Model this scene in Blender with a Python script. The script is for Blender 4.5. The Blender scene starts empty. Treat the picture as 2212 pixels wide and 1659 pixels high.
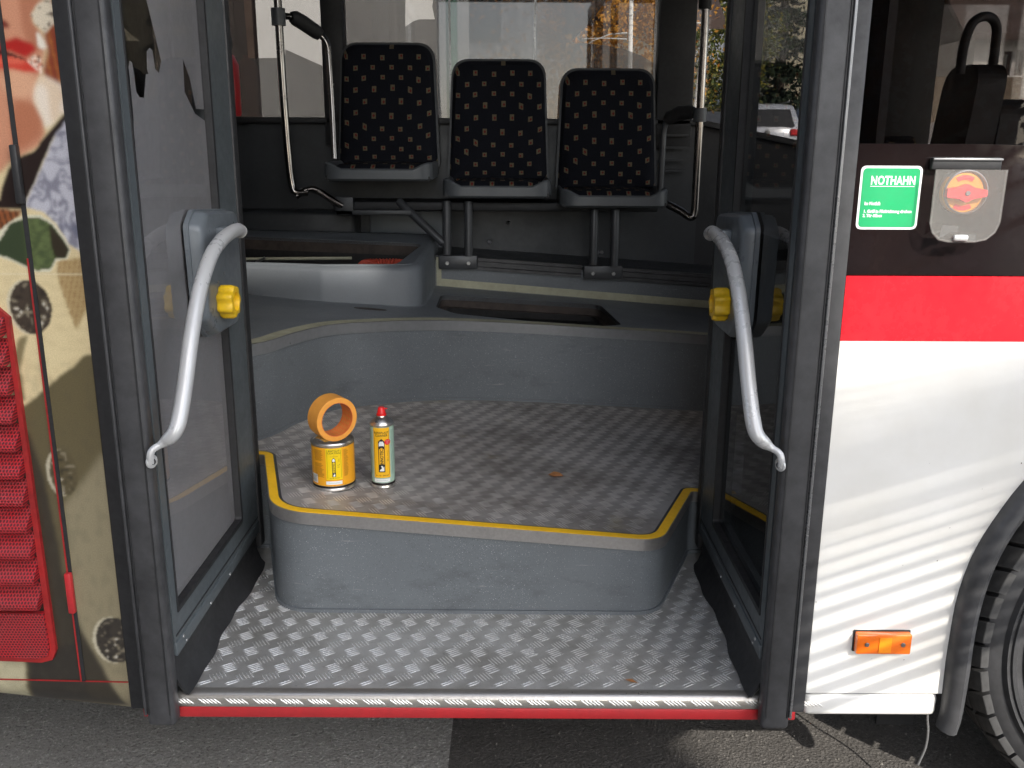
import bpy, bmesh, math, random
import numpy as np
from mathutils import Vector, Matrix
from mathutils.geometry import tessellate_polygon

random.seed(7)
np.random.seed(7)
rad = math.radians
sc = bpy.context.scene
COL = sc.collection

# ------------------------------------------------------------------ camera
cam_d = bpy.data.cameras.new("camera")
cam = bpy.data.objects.new("camera", cam_d)
COL.objects.link(cam)
sc.camera = cam
cam_d.sensor_width = 36
cam_d.lens = 36 * 1990 / 2212
cam_d.clip_start = 0.05
cam_d.clip_end = 400
PIT, ROL = rad(14.6), rad(0.3)
fwd = Vector((0, math.cos(PIT), -math.sin(PIT)))
up0 = Vector((0, math.sin(PIT), math.cos(PIT)))
rt = Vector((1, 0, 0)) * math.cos(ROL) + up0 * math.sin(ROL)
up = Vector((-1, 0, 0)) * math.sin(ROL) + up0 * math.cos(ROL)
mw = Matrix((rt, up, -fwd)).transposed().to_4x4()
mw.translation = Vector((0, -1.633, 1.39))
cam.matrix_world = mw

# ------------------------------------------------------------------ world, sun, exposure
SUN = Vector((0.42, -0.75, 0.62)).normalized()          # direction towards the sun
w = bpy.data.worlds.new("World")
sc.world = w
w.use_nodes = True
wn = w.node_tree
bg = wn.nodes["Background"]
sky = wn.nodes.new("ShaderNodeTexSky")
sky.sky_type = 'NISHITA'
sky.sun_disc = False
sky.sun_elevation = math.asin(SUN.z)
sky.sun_rotation = math.atan2(SUN.x, SUN.y)
sky.altitude = 600
sky.air_density = 1.0
sky.dust_density = 2.0
sky.ozone_density = 0.6
hs = wn.nodes.new("ShaderNodeHueSaturation")             # thin high cloud: a whiter sky
hs.inputs['Saturation'].default_value = 0.55
wn.links.new(sky.outputs[0], hs.inputs['Color'])
wn.links.new(hs.outputs[0], bg.inputs[0])
bg.inputs[1].default_value = 0.15
sun_d = bpy.data.lights.new("sun", 'SUN')
sun_d.energy = 2.0
sun_d.angle = rad(0.55)
sun_d.color = (1.0, 0.95, 0.87)
sun_o = bpy.data.objects.new("sun", sun_d)
COL.objects.link(sun_o)
sun_o.rotation_euler = SUN.to_track_quat('Z', 'Y').to_euler()
sun_o.location = SUN * 20
sc.view_settings.view_transform = 'Standard'
sc.view_settings.look = 'None'
sc.view_settings.gamma = 1
sc.view_settings.exposure = 1.75
sc.render.engine = 'CYCLES'
sc.cycles.max_bounces = 10
sc.cycles.transparent_max_bounces = 16
sc.cycles.use_denoising = True


# ------------------------------------------------------------------ node expression helper
class X:
    def __init__(s, nt, sock):
        s.nt, s.s = nt, sock

    def _m(s, op, *a, clamp=False):
        n = s.nt.nodes.new("ShaderNodeMath")
        n.operation = op
        n.use_clamp = clamp
        for i, v in enumerate((s,) + a):
            if isinstance(v, X):
                s.nt.links.new(v.s, n.inputs[i])
            else:
                n.inputs[i].default_value = v
        return X(s.nt, n.outputs[0])

    def __add__(s, o): return s._m('ADD', o)
    def __sub__(s, o): return s._m('SUBTRACT', o)
    def __mul__(s, o): return s._m('MULTIPLY', o)
    def __truediv__(s, o): return s._m('DIVIDE', o)
    def frac(s): return s._m('FRACT')
    def abs(s): return s._m('ABSOLUTE')
    def lt(s, o): return s._m('LESS_THAN', o)
    def gt(s, o): return s._m('GREATER_THAN', o)
    def mn(s, o): return s._m('MINIMUM', o)
    def mx(s, o): return s._m('MAXIMUM', o)
    def pw(s, o): return s._m('POWER', o)
    def clamp(s): return s._m('ADD', 0.0, clamp=True)
    def ramp(s, a, b):                                    # 0 below a, 1 above b
        return ((s - a) / (b - a)).clamp()


def S(h):
    """sRGB 0-255 triple to linear"""
    return tuple(((c / 255) / 12.92 if c / 255 < .04045 else ((c / 255 + .055) / 1.055) ** 2.4) for c in h)


class Mat:
    def __init__(s, name, col=(.5, .5, .5), rough=.5, metal=0.0, spec=.5, coat=0.0, coat_r=.05):
        s.m = bpy.data.materials.new(name)
        s.m.use_nodes = True
        s.nt = s.m.node_tree
        s.b = s.nt.nodes["Principled BSDF"]
        s.out = s.nt.nodes["Material Output"]
        s.set('Base Color', (*col, 1))
        s.set('Roughness', rough)
        s.set('Metallic', metal)
        s.set('Specular IOR Level', spec)
        s.set('Coat Weight', coat)
        s.set('Coat Roughness', coat_r)
        s._tc = None
        s._col = None

    def set(s, k, v):
        if isinstance(v, X):
            s.nt.links.new(v.s, s.b.inputs[k])
        elif hasattr(v, 'is_linked') or hasattr(v, 'links'):
            s.nt.links.new(v, s.b.inputs[k])
        else:
            s.b.inputs[k].default_value = v

    def tc(s):
        if s._tc is None:
            s._tc = s.nt.nodes.new("ShaderNodeTexCoord").outputs['Object']
        return s._tc

    def xyz(s):
        n = s.nt.nodes.new("ShaderNodeSeparateXYZ")
        s.nt.links.new(s.tc(), n.inputs[0])
        return [X(s.nt, n.outputs[i]) for i in range(3)]

    def noise(s, scale, detail=3, rough=.5, stretch=None):
        n = s.nt.nodes.new("ShaderNodeTexNoise")
        n.inputs['Scale'].default_value = scale
        n.inputs['Detail'].default_value = detail
        n.inputs['Roughness'].default_value = rough
        if stretch:
            mp = s.nt.nodes.new("ShaderNodeMapping")
            mp.inputs['Scale'].default_value = stretch
            s.nt.links.new(s.tc(), mp.inputs[0])
            s.nt.links.new(mp.outputs[0], n.inputs['Vector'])
        else:
            s.nt.links.new(s.tc(), n.inputs['Vector'])
        return X(s.nt, n.outputs[0])

    def voro(s, scale, feature='F1'):
        n = s.nt.nodes.new("ShaderNodeTexVoronoi")
        n.feature = feature
        n.inputs['Scale'].default_value = scale
        s.nt.links.new(s.tc(), n.inputs['Vector'])
        return X(s.nt, n.outputs['Distance'])

    def mix(s, fac, a, b):
        n = s.nt.nodes.new("ShaderNodeMix")
        n.data_type = 'RGBA'
        s.nt.links.new(fac.s, n.inputs[0])
        for i, v in ((6, a), (7, b)):
            if hasattr(v, 'links'):
                s.nt.links.new(v, n.inputs[i])
            else:
                n.inputs[i].default_value = (*v, 1)
        return n.outputs[2]

    def bump(s, h, strength=.3, dist=.002):
        n = s.nt.nodes.new("ShaderNodeBump")
        n.inputs['Strength'].default_value = strength
        n.inputs['Distance'].default_value = dist
        s.nt.links.new(h.s, n.inputs['Height'])
        s.nt.links.new(n.outputs[0], s.b.inputs['Normal'])


def worn(name, col, rough=.5, metal=0, amt=.15, scale=6, fine=60, bump=.15, spec=.5, coat=0, dirt=None, bscale=None):
    """a surface with broad and fine colour variation, uneven gloss and a fine relief"""
    m = Mat(name, col, rough, metal, spec, coat)
    n1 = m.noise(scale, 5, .6)
    n2 = m.noise(fine, 4, .6)
    f = (n1 * .6 + n2 * .4).ramp(.35, .65)
    d = dirt or tuple(c * .7 for c in col)
    lo = tuple(c * (1 - amt) + q * amt for c, q in zip(col, d))
    c1 = m.mix(f, tuple(c * (1 - amt) for c in col) if dirt is None else lo, tuple(min(1, c * (1 + amt)) for c in col))
    m.set('Base Color', c1)
    m.set('Roughness', (f * (-.18) + (rough + .09)).clamp())
    if bump:
        m.bump(m.noise(bscale or fine * 6, 3, .6), bump, .001)
    return m.m


def speckled(name, col, fleck=(.55, .58, .6), rough=.55):
    """vinyl flooring with small pale and dark grains"""
    m = Mat(name, col, rough)
    v = m.noise(420, 2, .5)
    v2 = m.noise(520, 1, .5)
    br = m.noise(3, 4, .6)
    base = m.mix(br.ramp(.3, .7), tuple(c * .88 for c in col), tuple(c * 1.12 for c in col))
    c2 = m.mix(v.ramp(.36, .30), base, tuple(c * .5 for c in col))
    c3 = m.mix(v2.ramp(.70, .76), c2, fleck)
    sc_ = m.noise(5, 6, .75, (1, 1, 2.4))
    c3 = m.mix(sc_.ramp(.56, .70) * .45, c3, tuple(c * .45 for c in col))
    s2_ = m.noise(38, 3, .6, (.25, .25, 3))
    c3 = m.mix(s2_.ramp(.68, .75) * .6, c3, (.26, .26, .26))
    m.set('Base Color', c3)
    m.bump(v, .12, .0006)
    return m.m


def alu(name, col=(.42, .41, .40), rough=.42, stain=(.16, .14, .125), metal=.75, thr=(.45, .7)):
    m = Mat(name, col, rough, metal)
    a = m.noise(3.2, 6, .65)
    b = m.noise(14, 5, .6)
    f = (a * .65 + b * .35).ramp(*thr)
    c = m.mix(f, col, stain)
    ye = m.noise(5.5, 4, .5)
    c = m.mix(ye.ramp(.66, .78) * .5, c, (.42, .33, .12))
    sp = m.noise(90, 3, .7)
    c = m.mix(sp.ramp(.62, .75) * .4, c, (.1, .09, .08))
    m.set('Base Color', c)
    m.set('Roughness', (f * .2 + m.noise(60, 4, .7, (1, 6, 1)) * .22 + (rough - .1)).clamp())
    m.bump(m.noise(220, 4, .7), .12, .0006)
    return m.m


MAT = {}
MAT['vinyl'] = speckled('grey_vinyl', (.124, .137, .147))
MAT['coating'] = worn('grey_coating', (.150, .164, .178), .5, amt=.08, scale=4, fine=200, bump=.35, bscale=500)
MAT['trim'] = worn('grey_trim', (.22, .225, .23), .35, .3, amt=.12)
MAT['alu_edge'] = worn('aluminium_edge', (.36, .345, .33), .38, .75, amt=.15, scale=9, fine=120)
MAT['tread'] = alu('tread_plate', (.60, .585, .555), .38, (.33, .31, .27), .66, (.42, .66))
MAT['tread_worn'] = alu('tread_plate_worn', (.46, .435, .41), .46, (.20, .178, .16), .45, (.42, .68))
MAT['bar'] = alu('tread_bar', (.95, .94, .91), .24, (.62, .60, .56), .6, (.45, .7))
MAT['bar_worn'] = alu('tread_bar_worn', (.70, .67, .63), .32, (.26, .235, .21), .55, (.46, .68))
MAT['tape_cream'] = worn('masking_tape_cream', (.36, .35, .25), .7, amt=.12, scale=20)
MAT['yellow'] = worn('yellow_edge_paint', (.88, .50, .01), .5, amt=.1, scale=12, fine=90, dirt=(.4, .25, .05))
MAT['rubber'] = worn('black_rubber', (.018, .018, .019), .55, amt=.3, scale=9)
MAT['rubber_grey'] = worn('dusty_rubber', (.043, .043, .045), .5, amt=.45, scale=5, fine=30)
MAT['frame'] = worn('leaf_frame_paint', (.078, .090, .096), .38, amt=.08)
MAT['dark'] = worn('dark_interior', (.016, .0165, .018), .6, amt=.2)
MAT['dark_panel'] = worn('dark_panel', (.03, .033, .036), .5, amt=.15)
MAT['pit'] = worn('hatch_pit', (.012, .011, .010), .7, amt=.4)
MAT['rust'] = worn('rusty_board_edge', (.046, .034, .027), .75, amt=.5, scale=8, fine=50, dirt=(.012, .010, .009))
MAT['tray'] = worn('seat_shell_grey', (.09, .098, .105), .42, amt=.07)
MAT['leg'] = worn('leg_grey', (.055, .058, .062), .38, .2, amt=.1)
MAT['chrome'] = worn('polished_tube', (.24, .225, .21), .2, 1.0, amt=.08, bump=0)
MAT['foam'] = worn('foam_grip', (.02, .02, .021), .65, amt=.2)
MAT['handle'] = worn('painted_handle', (.50, .50, .495), .3, .2, amt=.02, spec=.6, bump=0)
MAT['handle_shaded'] = worn('painted_handle_shaded', (.40, .38, .385), .32, .3, amt=.03, bump=0)  # unused darker copy: shade of the right handle put into the colour
MAT['box'] = worn('plastic_cover_grey', (.115, .13, .142), .34, amt=.05)
MAT['knob'] = worn('yellow_knob', (.74, .47, .012), .4, amt=.16, scale=30, fine=120, dirt=(.35, .2, .03))
MAT['bolt'] = worn('bolt_steel', (.3, .3, .3), .35, .9, amt=.2)
MAT['red'] = worn('red_paint', (.75, .012, .022), .25, amt=.06, coat=.3)
MAT['red_sill'] = worn('red_sill_paint', (.42, .022, .026), .4, amt=.2, dirt=(.25, .03, .03))
MAT['hose'] = worn('red_hose', (.38, .055, .03), .5, amt=.15)
MAT['black_gloss'] = worn('black_glass_band', (.012, .008, .008), .08, amt=.2, bump=0)
MAT['bead'] = worn('pale_bead', (.22, .22, .22), .3, .5)
MAT['ceiling'] = worn('ceiling_grey', (.12, .12, .115), .6)

# white bodywork with road grit and stone chips
m = Mat('white_body_paint', (.80, .79, .76), .28, coat=.25)
n = m.noise(4, 5, .6)
c = m.mix(n.ramp(.35, .75), (.76, .75, .72), (.66, .64, .59))
sp = m.noise(75, 2, .45)
zone = m.noise(4.5, 2, .5)
c = m.mix((sp.ramp(.735, .75) * zone.ramp(.5, .6)).clamp(), c, (.14, .12, .1))
m.set('Base Color', c)
m.bump(m.noise(30, 3, .5), .04, .001)
MAT['white'] = m.m


def glass(name, tint, rough=.02, gcol=(1, 1, 1), fr=1.45, base=0.0):
    m = bpy.data.materials.new(name)
    m.use_nodes = True
    nt = m.node_tree
    nt.nodes.clear()
    o = nt.nodes.new("ShaderNodeOutputMaterial")
    t = nt.nodes.new("ShaderNodeBsdfTransparent")
    t.inputs[0].default_value = (*tint, 1)
    g = nt.nodes.new("ShaderNodeBsdfGlossy")
    g.inputs[0].default_value = (*gcol, 1)
    g.inputs['Roughness'].default_value = rough
    f = nt.nodes.new("ShaderNodeFresnel")
    f.inputs[0].default_value = fr
    mx = nt.nodes.new("ShaderNodeMixShader")
    ge = nt.nodes.new("ShaderNodeNewGeometry")          # reflect only where a ray enters the pane
    fac = X(nt, f.outputs[0]) * (X(nt, ge.outputs['Backfacing']) * -1.0 + 1.0)
    nt.links.new(fac.s, mx.inputs[0])
    nt.links.new(t.outputs[0], mx.inputs[1])
    nt.links.new(g.outputs[0], mx.inputs[2])
    nt.links.new(mx.outputs[0], o.inputs[0])
    return m


def film(name, tr, col, trans=.5):
    """perforated advertising film: partly see-through, partly a pale sheet lit from both sides"""
    m = bpy.data.materials.new(name)
    m.use_nodes = True
    nt = m.node_tree
    nt.nodes.clear()
    o = nt.nodes.new("ShaderNodeOutputMaterial")
    t = nt.nodes.new("ShaderNodeBsdfTransparent")
    d = nt.nodes.new("ShaderNodeBsdfDiffuse")
    d.inputs[0].default_value = (*col, 1)
    l = nt.nodes.new("ShaderNodeBsdfTranslucent")
    l.inputs[0].default_value = (*col, 1)
    tcn = nt.nodes.new("ShaderNodeTexCoord")
    nz = nt.nodes.new("ShaderNodeTexNoise")
    nz.inputs['Scale'].default_value = 9
    nz.inputs['Detail'].default_value = 5
    nt.links.new(tcn.outputs['Object'], nz.inputs['Vector'])
    a = nt.nodes.new("ShaderNodeMixShader")
    a.inputs[0].default_value = trans
    nt.links.new(d.outputs[0], a.inputs[1])
    nt.links.new(l.outputs[0], a.inputs[2])
    b = nt.nodes.new("ShaderNodeMixShader")
    fac = X(nt, nz.outputs[0]) * .07 + (1 - tr - .035)
    nt.links.new(fac.s, b.inputs[0])
    nt.links.new(t.outputs[0], b.inputs[1])
    nt.links.new(a.outputs[0], b.inputs[2])
    nt.links.new(b.outputs[0], o.inputs[0])
    return m


MAT['glass'] = glass('window_glass', (.52, .515, .51))
MAT['glass_leaf'] = glass('door_glass', (.86, .86, .86), .015, fr=1.38)
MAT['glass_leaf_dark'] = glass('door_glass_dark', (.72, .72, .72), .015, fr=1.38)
MAT['glass_tint'] = glass('tinted_glass', (.62, .60, .59), .012, fr=1.26)
MAT['film'] = film('window_film', .5, (.27, .25, .23), .6)
MAT['film_door'] = worn('door_film_grey', (.36, .35, .36), .5, amt=.06, scale=3, bump=0)
MAT['acrylic'] = film('clear_acrylic', .80, (.50, .48, .45), .3)

# seat fabric: near black with staggered woven squares, each with a red mark
m = Mat('seat_fabric', (.006, .007, .010), .9, spec=.2)
x, y, z = m.xyz()
v = y * -1.0 + z
PX, PZ = .0755, .078


def cell(ox, oz):
    nt = m.nt
    gx = x / PX + ox
    gz = v / PZ + oz
    wn_ = nt.nodes.new("ShaderNodeTexWhiteNoise")
    wn_.noise_dimensions = '2D'
    cb = nt.nodes.new("ShaderNodeCombineXYZ")
    nt.links.new(gx._m('FLOOR').s, cb.inputs[0])
    nt.links.new(gz._m('FLOOR').s, cb.inputs[1])
    nt.links.new(cb.outputs[0], wn_.inputs['Vector'])
    sep = nt.nodes.new("ShaderNodeSeparateColor")
    nt.links.new(wn_.outputs['Color'], sep.inputs[0])
    r = [X(nt, sep.outputs[i]) for i in range(3)]
    dx = (gx.frac() - .5) * PX + (r[0] - .5) * .006
    dz = (gz.frac() - .5) * PZ + (r[1] - .5) * .006
    sq = dx.abs().mx(dz.abs()).lt(.0088)
    ex = dx + (r[1] - .5) * .005
    ez = dz + (r[2] - .5) * .005
    mk = (ex.abs() * 1.0 + ez.abs()).lt(.0052)
    return sq, mk


s1, k1 = cell(.25, .1)
s2, k2 = cell(.75, .6)
sq = s1.mx(s2)
mk = k1.mx(k2)
weave = m.noise(700, 1, .5)
base = m.mix(weave.ramp(.4, .6), (.004, .0045, .007), (.009, .010, .016))
tan_ = m.mix(weave.ramp(.3, .7), (.10, .082, .05), (.155, .128, .082))
c = m.mix(sq, base, tan_)
c = m.mix((mk * sq), c, (.15, .018, .014))
m.set('Base Color', c)
m.bump(weave, .3, .001)
MAT['fabric'] = m.m

# perforated red grille sheet
m = Mat('perforated_red_sheet', (.45, .02, .03), .45)
x, y, z = m.xyz()
p = .0062


def hexd(ox, oz):
    a = ((x / p + ox).frac() - .5)
    b = ((z / (p * 1.732) + oz).frac() - .5) * 1.732
    return (a * a + b * b)._m('SQRT')


h = hexd(0, 0).mn(hexd(.5, .5))
hole = h.ramp(.40, .32)
nn = m.noise(25, 4, .6)
c = m.mix(nn.ramp(.35, .7), (.44, .014, .022), (.36, .035, .04))
c = m.mix(hole, c, (.10, .008, .010))
m.set('Base Color', c)
m.bump(h.ramp(.30, .42), .5, .001)
MAT['grille'] = m.m

# asphalt
def asphalt(name, lo, hi):
    m = Mat(name, lo, .9, spec=.3)
    a = m.noise(1.4, 5, .6)
    g = m.noise(130, 4, .75)
    v = m.voro(150)
    c = m.mix(a.ramp(.3, .7), lo, hi)
    c = m.mix(g.ramp(.56, .72), c, tuple(q * 2.1 for q in hi))
    c = m.mix(g.ramp(.44, .30), c, tuple(q * .3 for q in lo))
    m.set('Base Color', c)
    m.bump((g * .7 + v * .5), .9, .006)
    return m.m


MAT['asphalt'] = asphalt('asphalt_grey', (.235, .225, .21), (.30, .29, .27))
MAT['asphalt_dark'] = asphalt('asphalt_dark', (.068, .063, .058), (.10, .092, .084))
MAT['road'] = asphalt('road_far', (.26, .26, .26), (.32, .32, .32))
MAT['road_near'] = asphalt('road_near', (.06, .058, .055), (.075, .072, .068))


# ------------------------------------------------------------------ mesh helpers
def link(name, me, mat=None, parent=None, smooth=False):
    o = bpy.data.objects.new(name, me)
    COL.objects.link(o)
    if mat is not None:
        me.materials.append(MAT[mat] if isinstance(mat, str) else mat)
    if parent is not None:
        o.parent = parent
    if smooth:
        me.shade_smooth()
        try:
            me.set_sharp_from_angle(angle=rad(38))
        except Exception:
            pass
    return o


def raw(name, verts, faces, mat=None, parent=None, smooth=False):
    me = bpy.data.meshes.new(name)
    me.from_pydata([tuple(v) for v in verts], [], faces)
    me.update()
    return link(name, me, mat, parent, smooth)


def from_bm(name, bm, mat, parent=None, smooth=True):
    me = bpy.data.meshes.new(name)
    bmesh.ops.recalc_face_normals(bm, faces=bm.faces)
    bm.to_mesh(me)
    bm.free()
    return link(name, me, mat, parent, smooth)


def bm_box(bm, x0, x1, y0, y1, z0, z1, bev=0, seg=2, rot=None):
    r = bmesh.ops.create_cube(bm, size=1)
    vs = r['verts']
    bmesh.ops.scale(bm, vec=(x1 - x0, y1 - y0, z1 - z0), verts=vs)
    if bev:
        es = list({e for v in vs for e in v.link_edges})
        rr = bmesh.ops.bevel(bm, geom=es, offset=bev, segments=seg, affect='EDGES', profile=.5)
        vs = list({v for f in rr['faces'] for v in f.verts} | {v for v in vs if v.is_valid})
    if rot:
        bmesh.ops.rotate(bm, cent=(0, 0, 0), matrix=rot, verts=vs)
    bmesh.ops.translate(bm, vec=((x0 + x1) / 2, (y0 + y1) / 2, (z0 + z1) / 2), verts=vs)
    return vs


def box(name, b, mat, parent=None, bev=0, seg=2):
    bm = bmesh.new()
    bm_box(bm, *b, bev=bev, seg=seg)
    return from_bm(name, bm, mat, parent, smooth=bev > 0)


def boxes(name, bs, mat, parent=None, bev=0):
    bm = bmesh.new()
    for b in bs:
        bm_box(bm, *b, bev=bev)
    return from_bm(name, bm, mat, parent, smooth=bev > 0)


def tess(loops):
    vv = [[Vector((a, b, 0)) for a, b in l] for l in loops]
    return tessellate_polygon(vv), [p for l in loops for p in l]


def prism(name, loops, fn0, fn1, mat, parent=None, smooth=False):
    """solid between two sheets; fn(a, b) gives the 3-D point of an outline point on each sheet"""
    if not isinstance(loops[0][0], (tuple, list)):
        loops = [loops]
    tr, pts = tess(loops)
    n = len(pts)
    vs = [fn0(*p) for p in pts] + [fn1(*p) for p in pts]
    fs = [tuple(t) for t in tr] + [tuple(i + n for i in reversed(t)) for t in tr]
    k = 0
    for l in loops:
        m_ = len(l)
        for i in range(m_):
            j = (i + 1) % m_
            fs.append((k + i, k + j, k + j + n, k + i + n))
        k += m_
    bm = bmesh.new()
    bv = [bm.verts.new(v) for v in vs]
    for f in fs:
        try:
            bm.faces.new([bv[i] for i in f])
        except ValueError:
            pass
    return from_bm(name, bm, mat, parent, smooth)


def extr(name, loops, axis, d0, d1, mat, parent=None, smooth=False):
    f = {'x': lambda d: (lambda a, b: (d, a, b)), 'y': lambda d: (lambda a, b: (a, d, b)), 'z': lambda d: (lambda a, b: (a, b, d))}[axis]
    return prism(name, loops, f(d0), f(d1), mat, parent, smooth)


def rounded(poly, radii, seg=8):
    """round the corners of a polyline (open=False closes it)"""
    out = []
    n = len(poly)
    for i in range(n):
        r = radii[i] if isinstance(radii, (list, tuple)) else radii
        p = Vector(poly[i]).to_2d() if False else Vector((poly[i][0], poly[i][1]))
        a = Vector(poly[i - 1]) - p
        b = Vector(poly[(i + 1) % n]) - p
        if not r:
            out.append((p.x, p.y))
            continue
        ang = a.angle(b)
        t = min(r / math.tan(ang / 2), a.length * .49, b.length * .49)
        p0 = p + a.normalized() * t
        p1 = p + b.normalized() * t
        for k in range(seg + 1):
            s = k / seg
            q = p0 * (1 - s) ** 2 + p * 2 * s * (1 - s) + p1 * s ** 2
            out.append((q.x, q.y))
    return out


def rrect(x0, x1, y0, y1, r, seg=6):
    return rounded([(x0, y0), (x1, y0), (x1, y1), (x0, y1)], r, seg)


def catmull(pts, per=8):
    P = [Vector(p) for p in pts]
    P = [P[0] * 2 - P[1]] + P + [P[-1] * 2 - P[-2]]
    out = []
    for i in range(1, len(P) - 2):
        for k in range(per):
            t = k / per
            a, b, c, d = P[i - 1:i + 3]
            out.append(.5 * ((2 * b) + (c - a) * t + (2 * a - 5 * b + 4 * c - d) * t * t + (3 * b - a - 3 * c + d) * t ** 3))
    out.append(P[-2])
    return out


def tube_bm(bm, pts, r, seg=12, caps=True):
    pts = [Vector(p) for p in pts]
    n = len(pts)
    R = r if isinstance(r, (list, tuple)) else [r] * n
    rings = []
    t0 = (pts[1] - pts[0]).normalized()
    ref = Vector((0, 0, 1)) if abs(t0.z) < .9 else Vector((1, 0, 0))
    u = t0.cross(ref).normalized()
    for i, p in enumerate(pts):
        t = ((pts[min(i + 1, n - 1)] - pts[max(i - 1, 0)])).normalized()
        u = (u - t * u.dot(t)).normalized()
        v = t.cross(u)
        rings.append([bm.verts.new(p + (u * math.cos(2 * math.pi * k / seg) + v * math.sin(2 * math.pi * k / seg)) * R[i]) for k in range(seg)])
    for a, b in zip(rings[:-1], rings[1:]):
        for k in range(seg):
            bm.faces.new((a[k], a[(k + 1) % seg], b[(k + 1) % seg], b[k]))
    if caps:
        bm.faces.new(rings[0][::-1])
        bm.faces.new(rings[-1])


def tube(name, pts, r, mat, parent=None, seg=12):
    bm = bmesh.new()
    tube_bm(bm, pts, r, seg)
    return from_bm(name, bm, mat, parent, True)


def lathe(name, prof, mat, parent=None, seg=48, loc=(0, 0, 0), rot=None, close=False, arc=(0, 360)):
    bm = bmesh.new()
    full = arc == (0, 360)
    cols = seg if full else seg + 1
    rings = []
    for (r, z) in prof:
        ring = []
        for k in range(cols):
            a = rad(arc[0] + (arc[1] - arc[0]) * k / seg)
            v = Vector((r * math.cos(a), r * math.sin(a), z))
            if rot:
                v = rot @ v
            ring.append(bm.verts.new(v + Vector(loc)))
        rings.append(ring)
    pr = list(zip(rings[:-1], rings[1:]))
    if close:
        pr.append((rings[-1], rings[0]))
    for a, b in pr:
        for k in range(seg):
            k2 = (k + 1) % cols
            try:
                bm.faces.new((a[k], a[k2], b[k2], b[k]))
            except ValueError:
                pass
    bmesh.ops.remove_doubles(bm, verts=bm.verts, dist=1e-6)
    return from_bm(name, bm, mat, parent, True)


def disc(name, c, axis, r, t, mat, parent=None, seg=16):
    """short cylinder; c centre, axis unit vector"""
    a = Vector(axis).normalized()
    c = Vector(c)
    rot = a.to_track_quat('Z', 'Y').to_matrix()
    return lathe(name, [(0, -t / 2), (r * .92, -t / 2), (r, -t / 2 + t * .15), (r, t / 2 - t * .2), (r * .85, t / 2), (0, t / 2)], mat, parent, seg, c, rot)


def tag(o, label=None, cat=None, group=None, kind=None):
    if label: o['label'] = label
    if cat: o['category'] = cat
    if group: o['group'] = group
    if kind: o['kind'] = kind
    return o


def empty(name, loc=(0, 0, 0)):
    o = bpy.data.objects.new(name, None)
    COL.objects.link(o)
    o.location = loc
    return o


def text_mesh(s, size, bold=0.0, align='LEFT', space=1.0):
    cu = bpy.data.curves.new("text", 'FONT')
    cu.body = s
    cu.size = size
    cu.offset = bold
    cu.align_x = align
    cu.space_character = space
    cu.resolution_u = 3
    o = bpy.data.objects.new("text", cu)
    COL.objects.link(o)
    dg = bpy.context.evaluated_depsgraph_get()
    me = bpy.data.meshes.new_from_object(o.evaluated_get(dg))
    bpy.data.objects.remove(o)
    return me


def flat_text(name, s, size, org, mat, parent, bold=0, align='LEFT', space=1.0, yoff=0.0, width=None):
    """lettering on a sheet facing -Y"""
    me = text_mesh(s, size, bold, align, space)
    xs_ = [v.co.x for v in me.vertices]
    sx = width / (max(xs_) - min(xs_)) if width else 1
    for v in me.vertices:
        a, b, _ = v.co
        v.co = (org[0] + a * sx, org[1] - yoff, org[2] + b)
    return link(name, me, mat, parent)


# ------------------------------------------------------------------ ground, terrain, far road
def terr(x, y):
    q = max(0.0, y - 3.2)
    return .04 * q + .2 * max(0.0, min(x, 40) - 7.2) * min(1, q / 8) + (0.0 if y < 45 else (y - 45) * .25)


NX, NY = 90, 90
xs = np.concatenate([np.linspace(-120, -14, 20), np.linspace(-12, 24, 50), np.linspace(27, 140, 20)])
ys = np.concatenate([np.linspace(-120, -8, 14), np.linspace(-6, 34, 56), np.linspace(37, 160, 20)])
vs, fs = [], []
for yy in ys:
    for xx in xs:
        vs.append((xx, yy, terr(xx, yy)))
for j in range(len(ys) - 1):
    for i in range(len(xs) - 1):
        a = j * len(xs) + i
        fs.append((a, a + 1, a + 1 + len(xs), a + len(xs)))
MAT['verge'] = worn('dry_verge', (.11, .105, .045), .95, amt=.4, scale=.8, fine=8, bump=.6)
g = raw('ground', vs, fs, 'road')
tag(g, kind='structure')
g = raw('pavement', [(-4, -4, .004), (-.142, -4, .004), (-.142, 3, .004), (-4, 3, .004)], [(0, 1, 2, 3)], 'asphalt')
tag(g, kind='structure')
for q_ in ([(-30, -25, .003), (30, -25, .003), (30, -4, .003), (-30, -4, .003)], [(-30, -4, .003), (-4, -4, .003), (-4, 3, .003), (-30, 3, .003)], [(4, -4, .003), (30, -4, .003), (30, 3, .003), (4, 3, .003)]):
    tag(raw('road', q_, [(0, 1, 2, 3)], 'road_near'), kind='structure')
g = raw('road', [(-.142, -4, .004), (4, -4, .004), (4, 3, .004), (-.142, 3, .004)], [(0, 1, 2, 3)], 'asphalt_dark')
tag(g, kind='structure')

# ================================================================== THE BUS
bus = empty('bus', (0, 0, 0))
tag(bus, 'white and red city bus with its double door folded inwards, seen from outside', 'bus')
MX = -.083                                             # middle of the doorway
ROOF = 2.75


def ramp(a):
    return lambda x, y: (x, y, a - .078 * x)


# ---- shell: roof, ceiling, far side, underbody
box('roof', (-4.2, 5.2, -.0, 2.5, ROOF, ROOF + .06), 'white', bus)
box('ceiling', (-4.15, 5.15, .06, 2.44, 2.32, 2.36), 'ceiling', bus)
box('underbody', (-4.2, .86, .5, 2.4, .17, .25), 'dark', bus)
box('end_wall', (-4.2, -4.15, .05, 2.45, .25, 2.75), 'dark', bus)
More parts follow.
